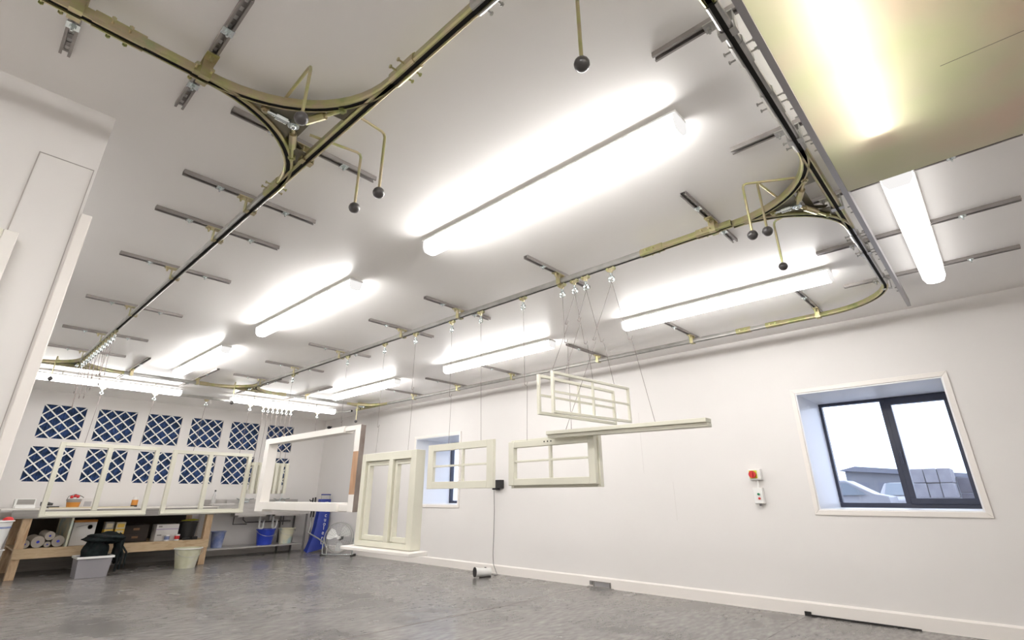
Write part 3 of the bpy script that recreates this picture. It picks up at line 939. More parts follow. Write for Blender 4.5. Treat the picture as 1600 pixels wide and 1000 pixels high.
for k in range(13):
    L = random.uniform(0.25, 0.5)
    x = XA + random.uniform(-0.01, 0.03)
    y = 5.95 + 0.135*k
    wire('loose wire hanging from the bunched trolleys on the left rail', [(XA, y, ZE), (x, y - 0.01, ZE - L*0.5), (x + 0.01, y - 0.02, ZE - L)], 'loose wires on the left rail', (x + 0.01, y - 0.02, ZE - L), r=0.0025)

# ---------------------------------------------------------------- hanging joinery
def bxX(mb, X0, X1, y0, y1, z0, z1): return mb.box(X0, y0, z0, X1, y1, z1)
def frame_x(name, label, cat, X, dep, y0, y1, z0, z1, st, rl, bars, mat, group, bev=0.003):
    """frame lying in a plane x = X, X is the face turned to the camera"""
    t = thing(name, label, cat, (X, (y0+y1)/2, z0), group)
    obj('stile', MB().box(X, y0, z0, X+dep, y0+st, z1), mat, t, bev)
    obj('stile', MB().box(X, y1-st, z0, X+dep, y1, z1), mat, t, bev)
    mb = MB(); mb.box(X, y0+st, z1-rl, X+dep, y1-st, z1); obj('top_rail', mb, mat, t, bev)
    mb = MB(); mb.box(X, y0+st, z0, X+dep, y1-st, z0+rl); obj('bottom_rail', mb, mat, t, bev)
    for (k, pos, w, d0, d1) in bars:
        mb = MB()
        if k == 'v': mb.box(X+d0, pos-w/2, z0+rl, X+d1, pos+w/2, z1-rl)
        else: mb.box(X+d0, y0+st, pos-w/2, X+d1, y1-st, pos+w/2)
        obj('glazing_bar', mb, mat, t, 0.002)
    return t
HJ = 'painted joinery hung from the rails'
t = frame_x('window_sash', 'small cream four pane sash hanging in front of the far window', 'window frame', XM, 0.030, 2.835, 3.625, 1.058, 1.412, 0.072, 0.055,
            [('v', 3.19, 0.020, 0.004, 0.026), ('h', 1.235, 0.016, 0.006, 0.024)], 'cream', HJ)
t = frame_x('window_sash', 'cream four pane sash in a deep frame hanging under the beam', 'window frame', XM, 0.040, 1.915, 2.675, 1.072, 1.375, 0.052, 0.045,
            [('v', 2.288, 0.020, 0.004, 0.026), ('h', 1.235, 0.014, 0.006, 0.024)], 'cream', HJ)
b = MB(); X0, X1 = XM + 0.0402, XM + 0.075
b.box(X0, 1.905, 1.055, X1, 1.935, 1.39); b.box(X0, 2.655, 1.055, X1, 2.685, 1.39); b.box(X0, 1.935, 1.055, X1, 2.655, 1.085); b.box(X0, 1.935, 1.36, X1, 2.655, 1.39)
obj('outer_frame', b, 'cream', t, 0.003)
ho = MB()
for y in (2.27, 2.30, 2.33): ho.lathe([(0.006, -0.0008), (0.006, 0.0005)], (XM, y, 1.357), 'x', 8)
obj('drilled_holes', ho, 'slot', t)

# casement with sill
t = thing('casement_window', 'cream two light casement window with a projecting sill, hanging low', 'window frame', (XM, 4.24, 0.55), HJ)
b = MB(); X0, X1 = XM, XM + 0.10
b.box(X0, 3.79, 0.58, X1, 3.865, 1.39); b.box(X0, 4.60, 0.58, X1, 4.665, 1.39); b.box(X0, 3.865, 1.32, X1, 4.60, 1.39); b.box(X0, 3.865, 0.58, X1, 4.60, 0.625)
b.box(X0, 4.14, 0.625, X1, 4.20, 1.32)
obj('outer_frame', b, 'cream', t, 0.003)
for (a, c) in ((3.872, 4.133), (4.207, 4.593)):
    b = MB(); x0, x1 = XM + 0.025, XM + 0.065
    b.box(x0, a, 0.632, x1, a+0.035, 1.313); b.box(x0, c-0.035, 0.632, x1, c, 1.313); b.box(x0, a+0.035, 0.632, x1, c-0.035, 0.67); b.box(x0, a+0.035, 1.278, x1, c-0.035, 1.313)
    obj('casement_sash', b, 'cream', t, 0.002)
b = MB(); b.add([(XM-0.085, 3.69, 0.545), (XM-0.085, 4.76, 0.545), (XM+0.1, 4.76, 0.545), (XM+0.1, 3.69, 0.545), (XM-0.085, 3.69, 0.572), (XM-0.085, 4.76, 0.572), (XM+0.1, 4.76, 0.5795), (XM+0.1, 3.69, 0.5795)],
               [(0,3,2,1),(4,5,6,7),(0,1,5,4),(1,2,6,5),(2,3,7,6),(3,0,4,7)])
obj('sill', b, 'white_paint', t, 0.004)

# large unglazed frame
t = thing('unglazed_frame', 'large white unglazed frame with a bare brown patch on its near post', 'window frame', (XM, 5.9, 0.86), HJ)
X0, X1 = XM - 0.02, XM + 0.10
b = MB(); b.box(X0, 6.90, 0.855, X1, 7.02, 1.70); obj('far_post', b, 'white_paint', t, 0.004)
obj('near_post', MB().box(X0+0.02, 4.755, 0.86, X1-0.05, 4.855, 1.02), 'white_paint', t)
obj('near_post', MB().box(X0+0.02, 4.755, 1.43, X1-0.05, 4.855, 1.695), 'white_paint', t)
obj('end_face', MB().box(X0+0.02, 4.749, 0.862, X1-0.045, 4.7548, 1.693), 'end_wood', t, label='dark weathered end face of the near post')
b = MB(); b.box(X0+0.02, 4.755, 1.02, X1-0.05, 4.855, 1.43); obj('bare_section', b, 'bare_wood', t, label='bare brown wooden section of the post')
b = MB(); b.box(X0, 5.06, 1.632, X1, 6.90, 1.70); b.box(X0+0.02, 4.855, 1.645, X1-0.05, 5.06, 1.695); obj('top_rail', b, 'white_paint', t, 0.004)
b = MB(); b.box(X0-0.01, 5.02, 0.858, X1, 6.90, 0.945); b.box(X0+0.02, 4.855, 0.865, X1-0.05, 5.02, 0.93); obj('bottom_rail', b, 'white_paint', t, 0.004)
b = MB(); b.box(X0-0.012, 6.76, 0.835, X1, 6.99, 0.858); obj('spacer_block', b, 'white_paint', t, 0.003)

# pale beam
b = MB(); b.box(2.785, 1.13, 1.360, 2.845, 2.25, 1.382); b.box(2.770, 1.13, 1.382, 2.845, 2.25, 1.406)
o = one('timber_moulding', b, 'cream', 'long cream painted timber moulding hanging level in front of the window wall', 'timber', HJ, 0.003)
o.rotation_euler = (math.radians(0.9), 0, 0)

# pair of glazing bar sashes hung across the rail
def frame_y(name, label, Y, dep, x0, x1, z0, z1, st, vb, hb, mat, group, slope=0.0):
    t = thing(name, label, 'window frame', ((x0+x1)/2, Y, z0), group)
    def tilt(mb):
        for p in mb.v: p.z += (p.x - (x0+x1)/2)*slope
        return mb
    obj('stile', tilt(MB().box(x0, Y, z0, x0+st, Y+dep, z1)), mat, t, 0.002)
    obj('stile', tilt(MB().box(x1-st, Y, z0, x1, Y+dep, z1)), mat, t, 0.002)
    obj('top_rail', tilt(MB().box(x0+st, Y, z1-st, x1-st, Y+dep, z1)), mat, t, 0.002)
    obj('bottom_rail', tilt(MB().box(x0+st, Y, z0, x1-st, Y+dep, z0+st)), mat, t, 0.002)
    for x in vb: obj('glazing_bar', tilt(MB().box(x-0.007, Y+0.003, z0+st, x+0.007, Y+dep-0.003, z1-st)), mat, t)
    for z in hb: obj('glazing_bar', tilt(MB().box(x0+st, Y+0.004, z-0.0065, x1-st, Y+dep-0.004, z+0.0065)), mat, t)
    return t
frame_y('glazing_bar_sash', 'slim cream four pane sash of the hanging pair, front one', 1.885, 0.019, 2.405, 3.31, 1.475, 1.73, 0.017, [2.845], [1.605], 'cream', HJ, 0.03)
frame_y('glazing_bar_sash', 'slim cream four pane sash of the hanging pair, rear one', 2.005, 0.019, 2.415, 3.30, 1.475, 1.725, 0.019, [2.85], [1.595], 'cream', HJ, 0.02)

# two-light frames below the outer back rail
for (x0, x1, mx, z1, s) in ((1.045, 2.225, 1.615, 1.705, 'left'), (2.41, 3.585, 2.95, 1.68, 'right')):
    t = thing('two_light_frame', '%s cream two light frame hanging in front of the blue filters' % ('wide' if s == 'left' else 'second'), 'window frame', ((x0+x1)/2, YO-0.03, 0.755), HJ)
    t['label'] = 'cream two light frame hanging in front of the filters, %s one of two' % s
    Y0, Y1 = YO - 0.035, YO + 0.035
    obj('stile', MB().box(x0, Y0, 0.757, x0+0.055, Y1, z1), 'cream', t, 0.003)
    obj('stile', MB().box(x1-0.055, Y0, 0.757, x1, Y1, z1), 'cream', t, 0.003)
    obj('mullion', MB().box(mx-0.03, Y0, 0.83, mx+0.03, Y1, z1-0.05), 'cream', t, 0.003)
    obj('top_rail', MB().box(x0+0.055, Y0, z1-0.05, x1-0.055, Y1, z1), 'cream', t, 0.003)
    obj('bottom_rail', MB().box(x0+0.055, Y0, 0.757, x1-0.055, Y1, 0.825), 'cream', t, 0.003)
    obj('sill_nosing', MB().box(x0, Y0-0.02, 0.765, x1, Y0-0.0005, 0.79), 'cream', t, 0.003)

# bundle of small sashes seen edge on
bs = None
for k in range(7):
    x = 3.622 + 0.090*k
    if bs is None:
        bs = thing('slim_window_frame', 'small cream sash seen edge on in the hanging bundle', 'window frame', (x, YO, 1.04), 'bundle of sashes behind the large frame')
        obj('stile', MB().box(x-0.024, YO-0.17, 1.05, x+0.024, YO-0.12, 1.545), 'cream', bs, 0.003)
        obj('stile', MB().box(x-0.024, YO+0.12, 1.05, x+0.024, YO+0.17, 1.545), 'cream', bs, 0.003)
        obj('top_rail', MB().box(x-0.022, YO-0.12, 1.495, x+0.022, YO+0.12, 1.545), 'cream', bs, 0.003)
        obj('bottom_rail', MB().box(x-0.022, YO-0.12, 1.05, x+0.022, YO+0.12, 1.11), 'white_paint', bs, 0.003)
    else:
        copy_tree(bs, (x, YO, 1.04))

# tall frame leaning by the partition, at the left edge
t = thing('tall_frame', 'tall cream frame standing against the partition at the left frame edge', 'window frame', (-0.4, YP - 0.06, 0))
obj('stile', MB().box(-0.075, YP-0.07, 0, -0.032, YP-0.02, 1.925), 'white_paint', t, 0.003)
obj('stile', MB().box(-0.90, YP-0.07, 0, -0.85, YP-0.02, 1.925), 'white_paint', t, 0.003)
obj('top_rail', MB().box(-0.85, YP-0.07, 1.885, -0.075, YP-0.02, 1.925), 'cream', t, 0.003)
obj('bottom_rail', MB().box(-0.85, YP-0.07, 0, -0.075, YP-0.02, 0.06), 'cream', t, 0.003)

# ---------------------------------------------------------------- work bench
ZB, YB0, YB1 = 0.855, 9.80, 10.93
t = thing('work_bench', 'long wooden work bench with grey edged top and lower shelf', 'work bench', (2.1, 10.3, 0))
obj('worktop', MB().box(0.70, YB0 - 0.03, 0.838, 3.36, YB1, ZB), 'worktop', t, 0.003)
obj('fascia', MB().box(0.82, YB0 - 0.028, 0.735, 3.34, YB0 - 0.006, 0.8375), 'fascia', t)
for x in (0.955, 3.215):
    obj('leg', MB().box(x, YB0, 0, x+0.095, YB0+0.095, 0.8375), 'pine_leg', t, 0.003)
    obj('leg', MB().box(x, YB1-0.10, 0, x+0.095, YB1-0.01, 0.8375), 'pine_leg', t, 0.003)
obj('shelf_rail', MB().box(0.955, YB0-0.022, 0.243, 3.31, YB0-0.0005, 0.368), 'pine', t, 0.003)
obj('shelf_board', MB().box(0.955, YB0+0.096, 0.342, 3.31, YB1-0.101, 0.362), 'pine', t)
obj('divider', MB().box(1.475, YB0+0.002, 0.3625, 1.50, YB1-0.11, 0.8375), 'teal_cream', t)
obj('shade_panel', MB().box(1.05, YB1-0.125, 0.001, 3.215, YB1-0.105, 0.341), 'fascia', t)  # dark sheet added to stand in for the shade below the shelf
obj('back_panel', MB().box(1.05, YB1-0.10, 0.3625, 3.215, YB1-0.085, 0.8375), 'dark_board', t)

SH = 0.3625
for i, (x, z, r) in enumerate([(1.06, SH+0.052, 0.050), (1.19, SH+0.074, 0.072), (1.296, SH+0.038, 0.036), (1.403, SH+0.072, 0.070), (1.300, SH+0.144, 0.055)]):
    lab = ['grey paper roll on the bench shelf, half hidden by the bench leg', 'large grey paper roll on the bench shelf, left of the small one', 'small grey paper roll between the two large ones on the shelf',
           'large grey paper roll on the bench shelf, against the divider', 'grey paper roll lying on top of the other rolls'][i]
    p = thing('paper_roll', lab, 'paper roll', (x, 9.9, z - r), 'paper rolls under the bench')
    obj('roll', MB().lathe([(r*0.25, 9.90), (r, 9.90), (r, 10.5), (r*0.25, 10.5)], (x, 0, z), 'y', 24), 'grey_roll', p)
    obj('core', MB().lathe([(r*0.24, 9.897), (r*0.24, 9.8999)], (x, 0, z), 'y', 12), 'core_blue', p)

p = thing('cardboard_box', 'tall pale printed box with an orange top edge beside the divider', 'box', (1.66, 10.1, SH), 'boxes on the bench shelf')
obj('body', MB().box(1.535, 9.96, SH, 1.80, 10.25, 0.665), 'card_white', p, 0.002)
obj('top_band', MB().box(1.533, 9.958, 0.666, 1.802, 10.252, 0.695), 'orange', p)
pr = MB(); pr.lathe([(0.0001, 0), (0.03, 0)], (1.73, 9.9595, 0.60), 'y', 12); pr.add([(1.57, 9.9592, 0.60), (1.70, 9.9592, 0.63), (1.70, 9.9592, 0.637), (1.57, 9.9592, 0.606)], [(0,1,2,3)])
obj('print', pr, 'fascia', p)
BX = [(1.90, 2.005, SH, 0.49, 'black', 'dark box at the bottom of the left small stack'), (1.90, 2.005, 0.4905, 0.56, 'yellow', 'yellow box in the middle of the left small stack'),
      (1.90, 2.005, 0.5605, 0.66, 'fascia', 'grey box on top of the left small stack'), (2.035, 2.15, SH, 0.49, 'black', 'dark box at the bottom of the right small stack'),
      (2.035, 2.15, 0.4905, 0.56, 'yellow', 'yellow box in the middle of the right small stack'), (2.035, 2.15, 0.5605, 0.65, 'cream_card', 'cream box on top of the right small stack')]
for (a, c, z0, z1, m, lab) in BX:
    p = thing('small_box', lab + ' under the bench', 'box', ((a+c)/2, 9.95, z0), 'small boxes on the bench shelf')
    obj('carton', MB().box(a, 9.92, z0, c, 10.06, z1), m, p, 0.002)
    obj('label_panel', MB().box(a+0.015, 9.918, z0+0.02, c-0.015, 9.9198, z1-0.02), 'cream_card' if m != 'cream_card' else 'yellow', p)
p = thing('drawer_unit', 'dark brown drawer unit on the bench shelf left of the white box', 'drawer unit', (2.33, 10.2, SH))
obj('carcass', MB().box(2.17, 10.06, SH, 2.50, 10.4, 0.60), 'dark_board', p, 0.003)
for z in (0.375, 0.488):
    d = obj('drawer_front', MB().box(2.18, 10.045, z, 2.49, 10.0598, z+0.102), 'dark_board', p)
    obj('label_holder', MB().box(2.29, 10.040, z+0.04, 2.37, 10.0448, z+0.07), 'brown_card', d)
p = thing('carton', 'white carton with a violet band on the bench shelf', 'box', (2.73, 10.05, SH), 'boxes on the bench shelf')
obj('body', MB().box(2.575, 9.96, SH, 2.885, 10.2, 0.60), 'card_white', p, 0.002)
obj('band', MB().box(2.573, 9.958, 0.525, 2.887, 9.9598, 0.535), 'pink_stripe', p)
obj('print', MB().box(2.60, 9.958, 0.56, 2.65, 9.9598, 0.58).box(2.60, 9.958, 0.44, 2.66, 9.9598, 0.455), 'fascia', p)
for x, m, c, lab in ((2.735, 'faded_blue', 'whitepl', 'small tin with a blue label in front of the white carton'), (2.875, 'red', 'whitepl', 'small tin with a red label beside the white carton')):
    p = thing('tin', lab, 'tin', (x, 9.90, SH), 'tins on the bench shelf')
    obj('can', MB().lathe([(0.036, 0), (0.036, 0.088)], (x, 9.918, SH), 'z', 18), c, p)
    obj('label_wrap', MB().lathe([(0.0366, 0.02), (0.0366, 0.068)], (x, 9.918, SH), 'z', 18), m, p)
p = thing('storage_tub', 'black lidded tub on the shelf at the right end of the bench', 'tub', (3.07, 10.0, SH))
obj('body', MB().lathe([(0.115, 0), (0.135, 0.24)], (3.055, 10.11, SH), 'z', 24), 'black', p)
obj('lid', MB().lathe([(0.142, 0.2405), (0.142, 0.262), (0.12, 0.268)], (3.055, 10.11, SH), 'z', 24), 'black', p)
one('spray_nozzle', MB().tube([(2.93, 10.06, 0.642), (3.0, 10.07, 0.648), (3.11, 10.08, 0.652), (3.19, 10.08, 0.648)], [0.004, 0.010, 0.017, 0.006], 10), 'hi_yellow', 'bright yellow pointed nozzle lying on the black tub', 'nozzle')
one('sanding_block', MB().box(2.96, 9.905, SH, 3.07, 9.955, SH+0.03).box(3.09, 9.91, SH, 3.17, 9.95, SH+0.045), 'black', 'dark blocks in front of the black tub on the shelf', 'block')

# things on the worktop
Z = ZB
p = thing('paper_dispenser', 'white box with a dark grey panel at the left end of the worktop', 'dispenser', (1.0, 10.6, Z))
obj('housing', MB().box(0.87, 10.5, Z, 1.10, 10.66, Z+0.125), 'whitepl', p, 0.004)
obj('tray', MB().box(0.88, 10.44, Z, 1.10, 10.4995, Z+0.03), 'whitepl', p, 0.003)
obj('front_panel', MB().box(0.895, 10.496, Z+0.05, 1.085, 10.4998, Z+0.118), 'fascia', p)
p = thing('spray_gun', 'black spray gun lying on the worktop beside the caddy', 'spray gun', (1.28, 10.5, Z))
obj('barrel', MB().tube([(1.16, 10.52, Z+0.055), (1.21, 10.52, Z+0.06), (1.30, 10.5, Z+0.05)], [0.028, 0.03, 0.015], 10), 'black', p)
obj('grip', MB().tube([(1.21, 10.52, Z+0.05), (1.23, 10.50, Z+0.012), (1.38, 10.48, Z+0.012)], [0.022, 0.012, 0.012], 8), 'black', p)
p = thing('supply_caddy', 'rounded caddy with an orange front and red tops on the worktop', 'caddy', (1.55, 10.55, Z))
obj('body', MB().lathe([(0.075, 0), (0.088, 0.075)], (1.55, 10.6, Z), 'z', 20), 'orange', p)
obj('upper_band', MB().lathe([(0.089, 0.0755), (0.094, 0.12), (0.085, 0.121)], (1.55, 10.6, Z), 'z', 20), 'fascia', p)
for k, (dx, dz) in enumerate(((-0.04, 0.15), (0.0, 0.165), (0.035, 0.155))):
    q = obj('bottle', MB().lathe([(0.018, 0.121), (0.018, dz-0.02)], (1.55+dx, 10.6, Z), 'z', 10), 'whitepl', p)
    obj('cap', MB().ball((1.55+dx, 10.6, Z+dz), 0.022), 'red', q)
obj('handle', MB().tube([(1.455, 10.6, Z+0.1), (1.47, 10.6, Z+0.16), (1.55, 10.6, Z+0.19), (1.63, 10.6, Z+0.16), (1.66, 10.6, Z+0.14)], 0.004, 6), 'black', p)
p = thing('notice_card', 'pale printed card propped on the worktop right of the caddy', 'card', (1.74, 10.65, Z))
obj('card', MB().box(1.66, 10.655, Z, 1.80, 10.665, Z+0.13), 'card_white', p)
obj('print', MB().box(1.69, 10.653, Z+0.015, 1.78, 10.6548, Z+0.085), 'alu', p)
p = thing('product_can', 'orange and black can standing alone on the worktop', 'can', (2.34, 10.6, Z))
obj('can', MB().lathe([(0.045, 0.025), (0.045, 0.105)], (2.34, 10.6, Z), 'z', 20), 'orange', p)
obj('base_band', MB().lathe([(0.0455, 0), (0.0455, 0.0248)], (2.34, 10.6, Z), 'z', 20), 'black', p)
obj('lid', MB().lathe([(0.036, 0.1052), (0.036, 0.150)], (2.34, 10.6, Z), 'z', 20), 'whitepl', p)
one('timber_strip', MB().box(1.2, 9.95, Z, 2.2, 10.02, Z+0.014), 'cream_card', 'pale strip of wood lying along the worktop', 'timber')
one('red_cloth', MB().lathe([(0.001, 0.04), (0.03, 0.036), (0.05, 0.02), (0.056, 0)][::-1], (0.77, 9.37, 0.7335), 'z', 14), 'red', 'small red cloth bunched on the rim of the white bucket', 'cloth')

# ---------------------------------------------------------------- crate, bag, buckets
p = thing('plastic_crate', 'cloudy clear plastic crate on the floor before the bench', 'crate', (1.76, 9.36, 0))
def tub(x0, y0, x1, y1, z0, z1, fl, th=0.006):
    mb = MB()
    o0 = [(x0, y0, z0), (x1, y0, z0), (x1, y1, z0), (x0, y1, z0)]
    o1 = [(x0-fl, y0-fl, z1), (x1+fl, y0-fl, z1), (x1+fl, y1+fl, z1), (x0-fl, y1+fl, z1)]
    i0 = [(x0+th, y0+th, z0+th), (x1-th, y0+th, z0+th), (x1-th, y1-th, z0+th), (x0+th, y1-th, z0+th)]
    i1 = [(x0-fl+th, y0-fl+th, z1), (x1+fl-th, y0-fl+th, z1), (x1+fl-th, y1+fl-th, z1), (x0-fl+th, y1+fl-th, z1)]
    fs = [(0,3,2,1), (8,9,10,11)]
    for k in range(4):
        n = (k+1) % 4
        fs += [(k, n, 4+n, 4+k), (8+k, 12+k, 12+n, 8+n), (4+k, 4+n, 12+n, 12+k)]
    mb.add(o0 + o1 + i0 + i1, fs)
    return mb
obj('body', tub(1.60, 9.30, 1.94, 9.62, 0.002, 0.255, 0.02), 'crate', p)
rim = MB()
for a in ((1.565, 9.265, 1.975, 9.279), (1.565, 9.641, 1.975, 9.655), (1.565, 9.279, 1.579, 9.641), (1.961, 9.279, 1.975, 9.641)):
    rim.box(a[0], a[1], 0.236, a[2], a[3], 0.262)
obj('rim', rim, 'whitepl', p)
def blob(c, r, sc, seed, n=44, m=30, amp=0.16):
    rnd = random.Random(seed); ph = [rnd.uniform(0, 6.28) for _ in range(6)]
    mb = MB(); mb.ball((0, 0, 0), 1.0, n, m)
    for v in mb.v:
        d = 1 + amp*(math.sin(5*v.x+ph[0])*math.sin(4*v.y+ph[1]) + 0.6*math.sin(8*v.z+ph[2]+3*v.x) + 0.4*math.sin(11*v.y+ph[3]) + 0.3*math.sin(19*v.x+ph[4])*math.sin(17*v.z+ph[5]))
        v.x, v.y, v.z = c[0]+v.x*r*sc[0]*d, c[1]+v.y*r*sc[1]*d, c[2]+v.z*r*sc[2]*d
    return mb
p = thing('work_bag', 'black work bag stuffed into the clear crate, straps hanging out', 'bag', (1.76, 9.46, 0.05))
obj('bag_body', blob((1.77, 9.46, 0.27), 0.155, (0.98, 0.92, 1.45), 3, amp=0.07), 'bag_black', p)
obj('flap', blob((1.85, 9.46, 0.47), 0.21, (1.05, 0.85, 0.36), 5, amp=0.12), 'bag_black', p)
obj('side_pocket', blob((2.03, 9.48, 0.32), 0.13, (0.42, 0.9, 1.35), 8), 'bag_black', p)
for k in range(3):
    x = 2.0 + 0.045*k
    obj('strap', MB().tube([(1.9, 9.42, 0.5), (2.02, 9.40, 0.42), (x+0.03, 9.37, 0.28), (x+0.03, 9.36, 0.05 + 0.02*k)], 0.012, 6), 'bag_black', p)
def bucket(name, label, x, y, z0, r0, r1, h, mat, group, handle=True, rimmat=None):
    t = thing(name, label, 'bucket', (x, y, z0), group)
    obj('body', MB().lathe([(0.0001, 0.004), (r0*0.96, 0.004), (r1*0.965, h), (r1, h), (r0, 0), (0.0001, 0)], (x, y, z0), 'z', 28), mat, t)
    obj('rim', MB().torus((x, y, z0+h-0.008), r1+0.006, 0.008, 'z', 28, 6), rimmat or mat, t)
    if handle:
        pts = [(x + (r1+0.01)*math.cos(a), y - 0.02, z0 + h - 0.03 - 0.09*math.sin(a)) for a in [PI*k/10 for k in range(11)]]
        pts = [(q[0], y - (r1+0.012)*math.sqrt(max(0, 1-((q[0]-x)/(r1+0.012))**2)) , q[2]) for q in pts]
        obj('handle', MB().tube(pts, 0.0035, 6), 'galv', t)
    return t
bucket('paint_bucket', 'dirty pale green bucket standing at the right bench leg', 2.965, 9.56, 0, 0.135, 0.185, 0.275, 'dirty_bucket', 'buckets', True, 'whitepl')
bucket('paint_bucket', 'lower white bucket of the two stacked at the left frame edge', 0.60, 9.42, 0, 0.19, 0.225, 0.40, 'whitepl', 'buckets', False)
b = bucket('paint_bucket', 'upper white bucket with a blue stripe at the left frame edge', 0.60, 9.42, 0.402, 0.195, 0.235, 0.33, 'whitepl', 'buckets', False)
obj('stripe', MB().lathe([(0.2285, 0.24), (0.2305, 0.26)], (0.60, 9.42, 0.402), 'z', 28), 'faded_blue', b)

# ---------------------------------------------------------------- sink unit
ZS = 0.87
t = thing('sink_unit', 'stainless steel double sink on legs with a lower shelf', 'sink', (4.4, 10.65, 0))
SX0, SX1, SY0, SY1 = 3.45, 5.27, 10.38, 10.96
d = MB()
bowls = [(3.95, 4.45), (4.62, 5.12)]
d.box(SX0, SY0, ZS-0.02, bowls[0][0], SY1, ZS); d.box(bowls[0][1], SY0, ZS-0.02, bowls[1][0], SY1, ZS); d.box(bowls[1][1], SY0, ZS-0.02, SX1, SY1, ZS)
for a, c in bowls:
    d.box(a, SY0, ZS-0.02, c, SY0+0.07, ZS); d.box(a, SY1-0.14, ZS-0.02, c, SY1, ZS)
obj('top', d, 'steel', t)
obj('splashback', MB().box(SX0, SY1-0.012, ZS, SX1, SY1+0.0, 0.955), 'steel', t)
for a, c in bowls:
    q = MB(); y0, y1 = SY0+0.07, SY1-0.14; zb = ZS-0.21
    q.box(a, y0, zb, a+0.004, y1, ZS-0.0205); q.box(c-0.004, y0, zb, c, y1, ZS-0.0205); q.box(a+0.004, y0, zb, c-0.004, y0+0.004, ZS-0.0205); q.box(a+0.004, y1-0.004, zb, c-0.004, y1, ZS-0.0205); q.box(a+0.004, y0+0.004, zb, c-0.004, y1-0.004, zb+0.004)
    obj('bowl', q, 'steel', t)
obj('front_apron', MB().box(3.86, SY0-0.002, 0.69, SX1, SY0+0.012, ZS-0.0205).box(SX0, SY0-0.002, 0.81, 3.86, SY0+0.012, ZS-0.0205), 'steel', t)
for (x, y) in ((SX0+0.02, SY0+0.035), (SX1-0.03, SY0+0.035), (SX0+0.02, SY1-0.03), (SX1-0.03, SY1-0.03), (4.95, SY1-0.05)):
    obj('leg', MB().tube([(x, y, 0), (x, y, ZS-0.021)], 0.019, 10), 'pipe' if x > 4 else 'steel', t)
obj('lower_shelf', MB().box(SX0+0.045, SY0+0.02, 0.145, SX1-0.055, SY1-0.055, 0.165), 'steel', t)
for x in (4.42, 4.67):
    tr_ = MB().tube([(x, 10.62, 0.66), (x, 10.62, 0.50)] + [(x + 0.04 - 0.04*math.cos(PI*k/6), 10.62, 0.48 - 0.04*math.sin(PI*k/6)) for k in range(7)] + [(x+0.08, 10.62, 0.56), (x+0.10, 10.66, 0.58), (x+0.10, 10.9, 0.58)], 0.018, 10)
    obj('trap', tr_, 'whitepl', t)
pp = MB()
pp.tube([(4.05, 10.90, 0.84), (4.05, 10.90, 0.52), (4.30, 10.90, 0.52)], 0.011, 8); pp.tube([(4.22, 10.90, 0.84), (4.22, 10.90, 0.60), (4.28, 10.90, 0.55), (5.15, 10.90, 0.55)], 0.011, 8); pp.tube([(5.0, 10.90, 0.84), (5.0, 10.90, 0.48)], 0.011, 8)
pp.tube([(4.53, 10.42, 0.83), (4.53, 10.42, 0.60)], 0.03, 10)
obj('pipework', pp, 'pipe', t)
for k, (x, lab) in enumerate(((4.16, 'chrome lever mixer tap on the sink deck, left one'), (4.86, 'chrome lever mixer tap on the sink deck, right one'))):
    p = thing('mixer_tap', lab, 'tap', (x, 10.88, ZS), 'taps on the sink')
    q = MB(); q.tube([(x, 10.87, ZS), (x, 10.87, ZS+0.10)], 0.020, 12); q.tube([(x, 10.87, ZS+0.08), (x, 10.80, ZS+0.10), (x, 10.68, ZS+0.085)], 0.011, 10); q.box(x-0.09, 10.855, ZS+0.03, x+0.09, 10.885, ZS+0.055)
    obj('body', q, 'bright', p)
    for s in (-1, 1):
        obj('lever', MB().tube([(x+s*0.085, 10.87, ZS+0.05), (x+s*0.10, 10.85, ZS+0.09), (x+s*0.16, 10.80, ZS+0.10)], 0.009, 8), 'bright', p)
    if k == 1: obj('spray_hose', MB().tube([(x+0.02, 10.87, ZS+0.09), (x+0.025, 10.88, ZS+0.27)], 0.006, 8), 'bright', p)
p = thing('plastic_bottle', 'clear bottle with dark cap standing on the sink drainer', 'bottle', (3.60, 10.8, ZS))
obj('bottle', MB().lathe([(0.033, 0), (0.036, 0.02), (0.036, 0.14), (0.014, 0.2), (0.014, 0.225)], (3.60, 10.80, ZS), 'z', 16), 'bottle', p)
obj('cap', MB().lathe([(0.016, 0.2252), (0.016, 0.25)], (3.60, 10.80, ZS), 'z', 12), 'black', p)
one('paper_pad', MB().box(3.50, 10.45, ZS, 3.85, 10.65, ZS+0.022), 'card_white', 'white pad of paper lying on the sink drainer', 'paper')
one('wash_tray', MB().box(3.86, 10.88, ZS, 4.0, 10.93, ZS+0.075), 'steel', 'small steel soap box at the back of the drainer', 'soap box')
bucket('cleaning_bucket', 'faded blue grubby bucket at the left end of the sink shelf', 3.73, 10.62, 0.166, 0.088, 0.115, 0.265, 'faded_blue', 'buckets', False)
bucket('cleaning_bucket', 'bright blue bucket under the sink', 4.56, 10.60, 0.166, 0.13, 0.165, 0.27, 'blue_bucket', 'buckets', True)
bucket('cleaning_bucket', 'cream bucket with teal paint splashes under the sink', 4.96, 10.60, 0.166, 0.11, 0.145, 0.27, 'teal_cream', 'buckets', True)

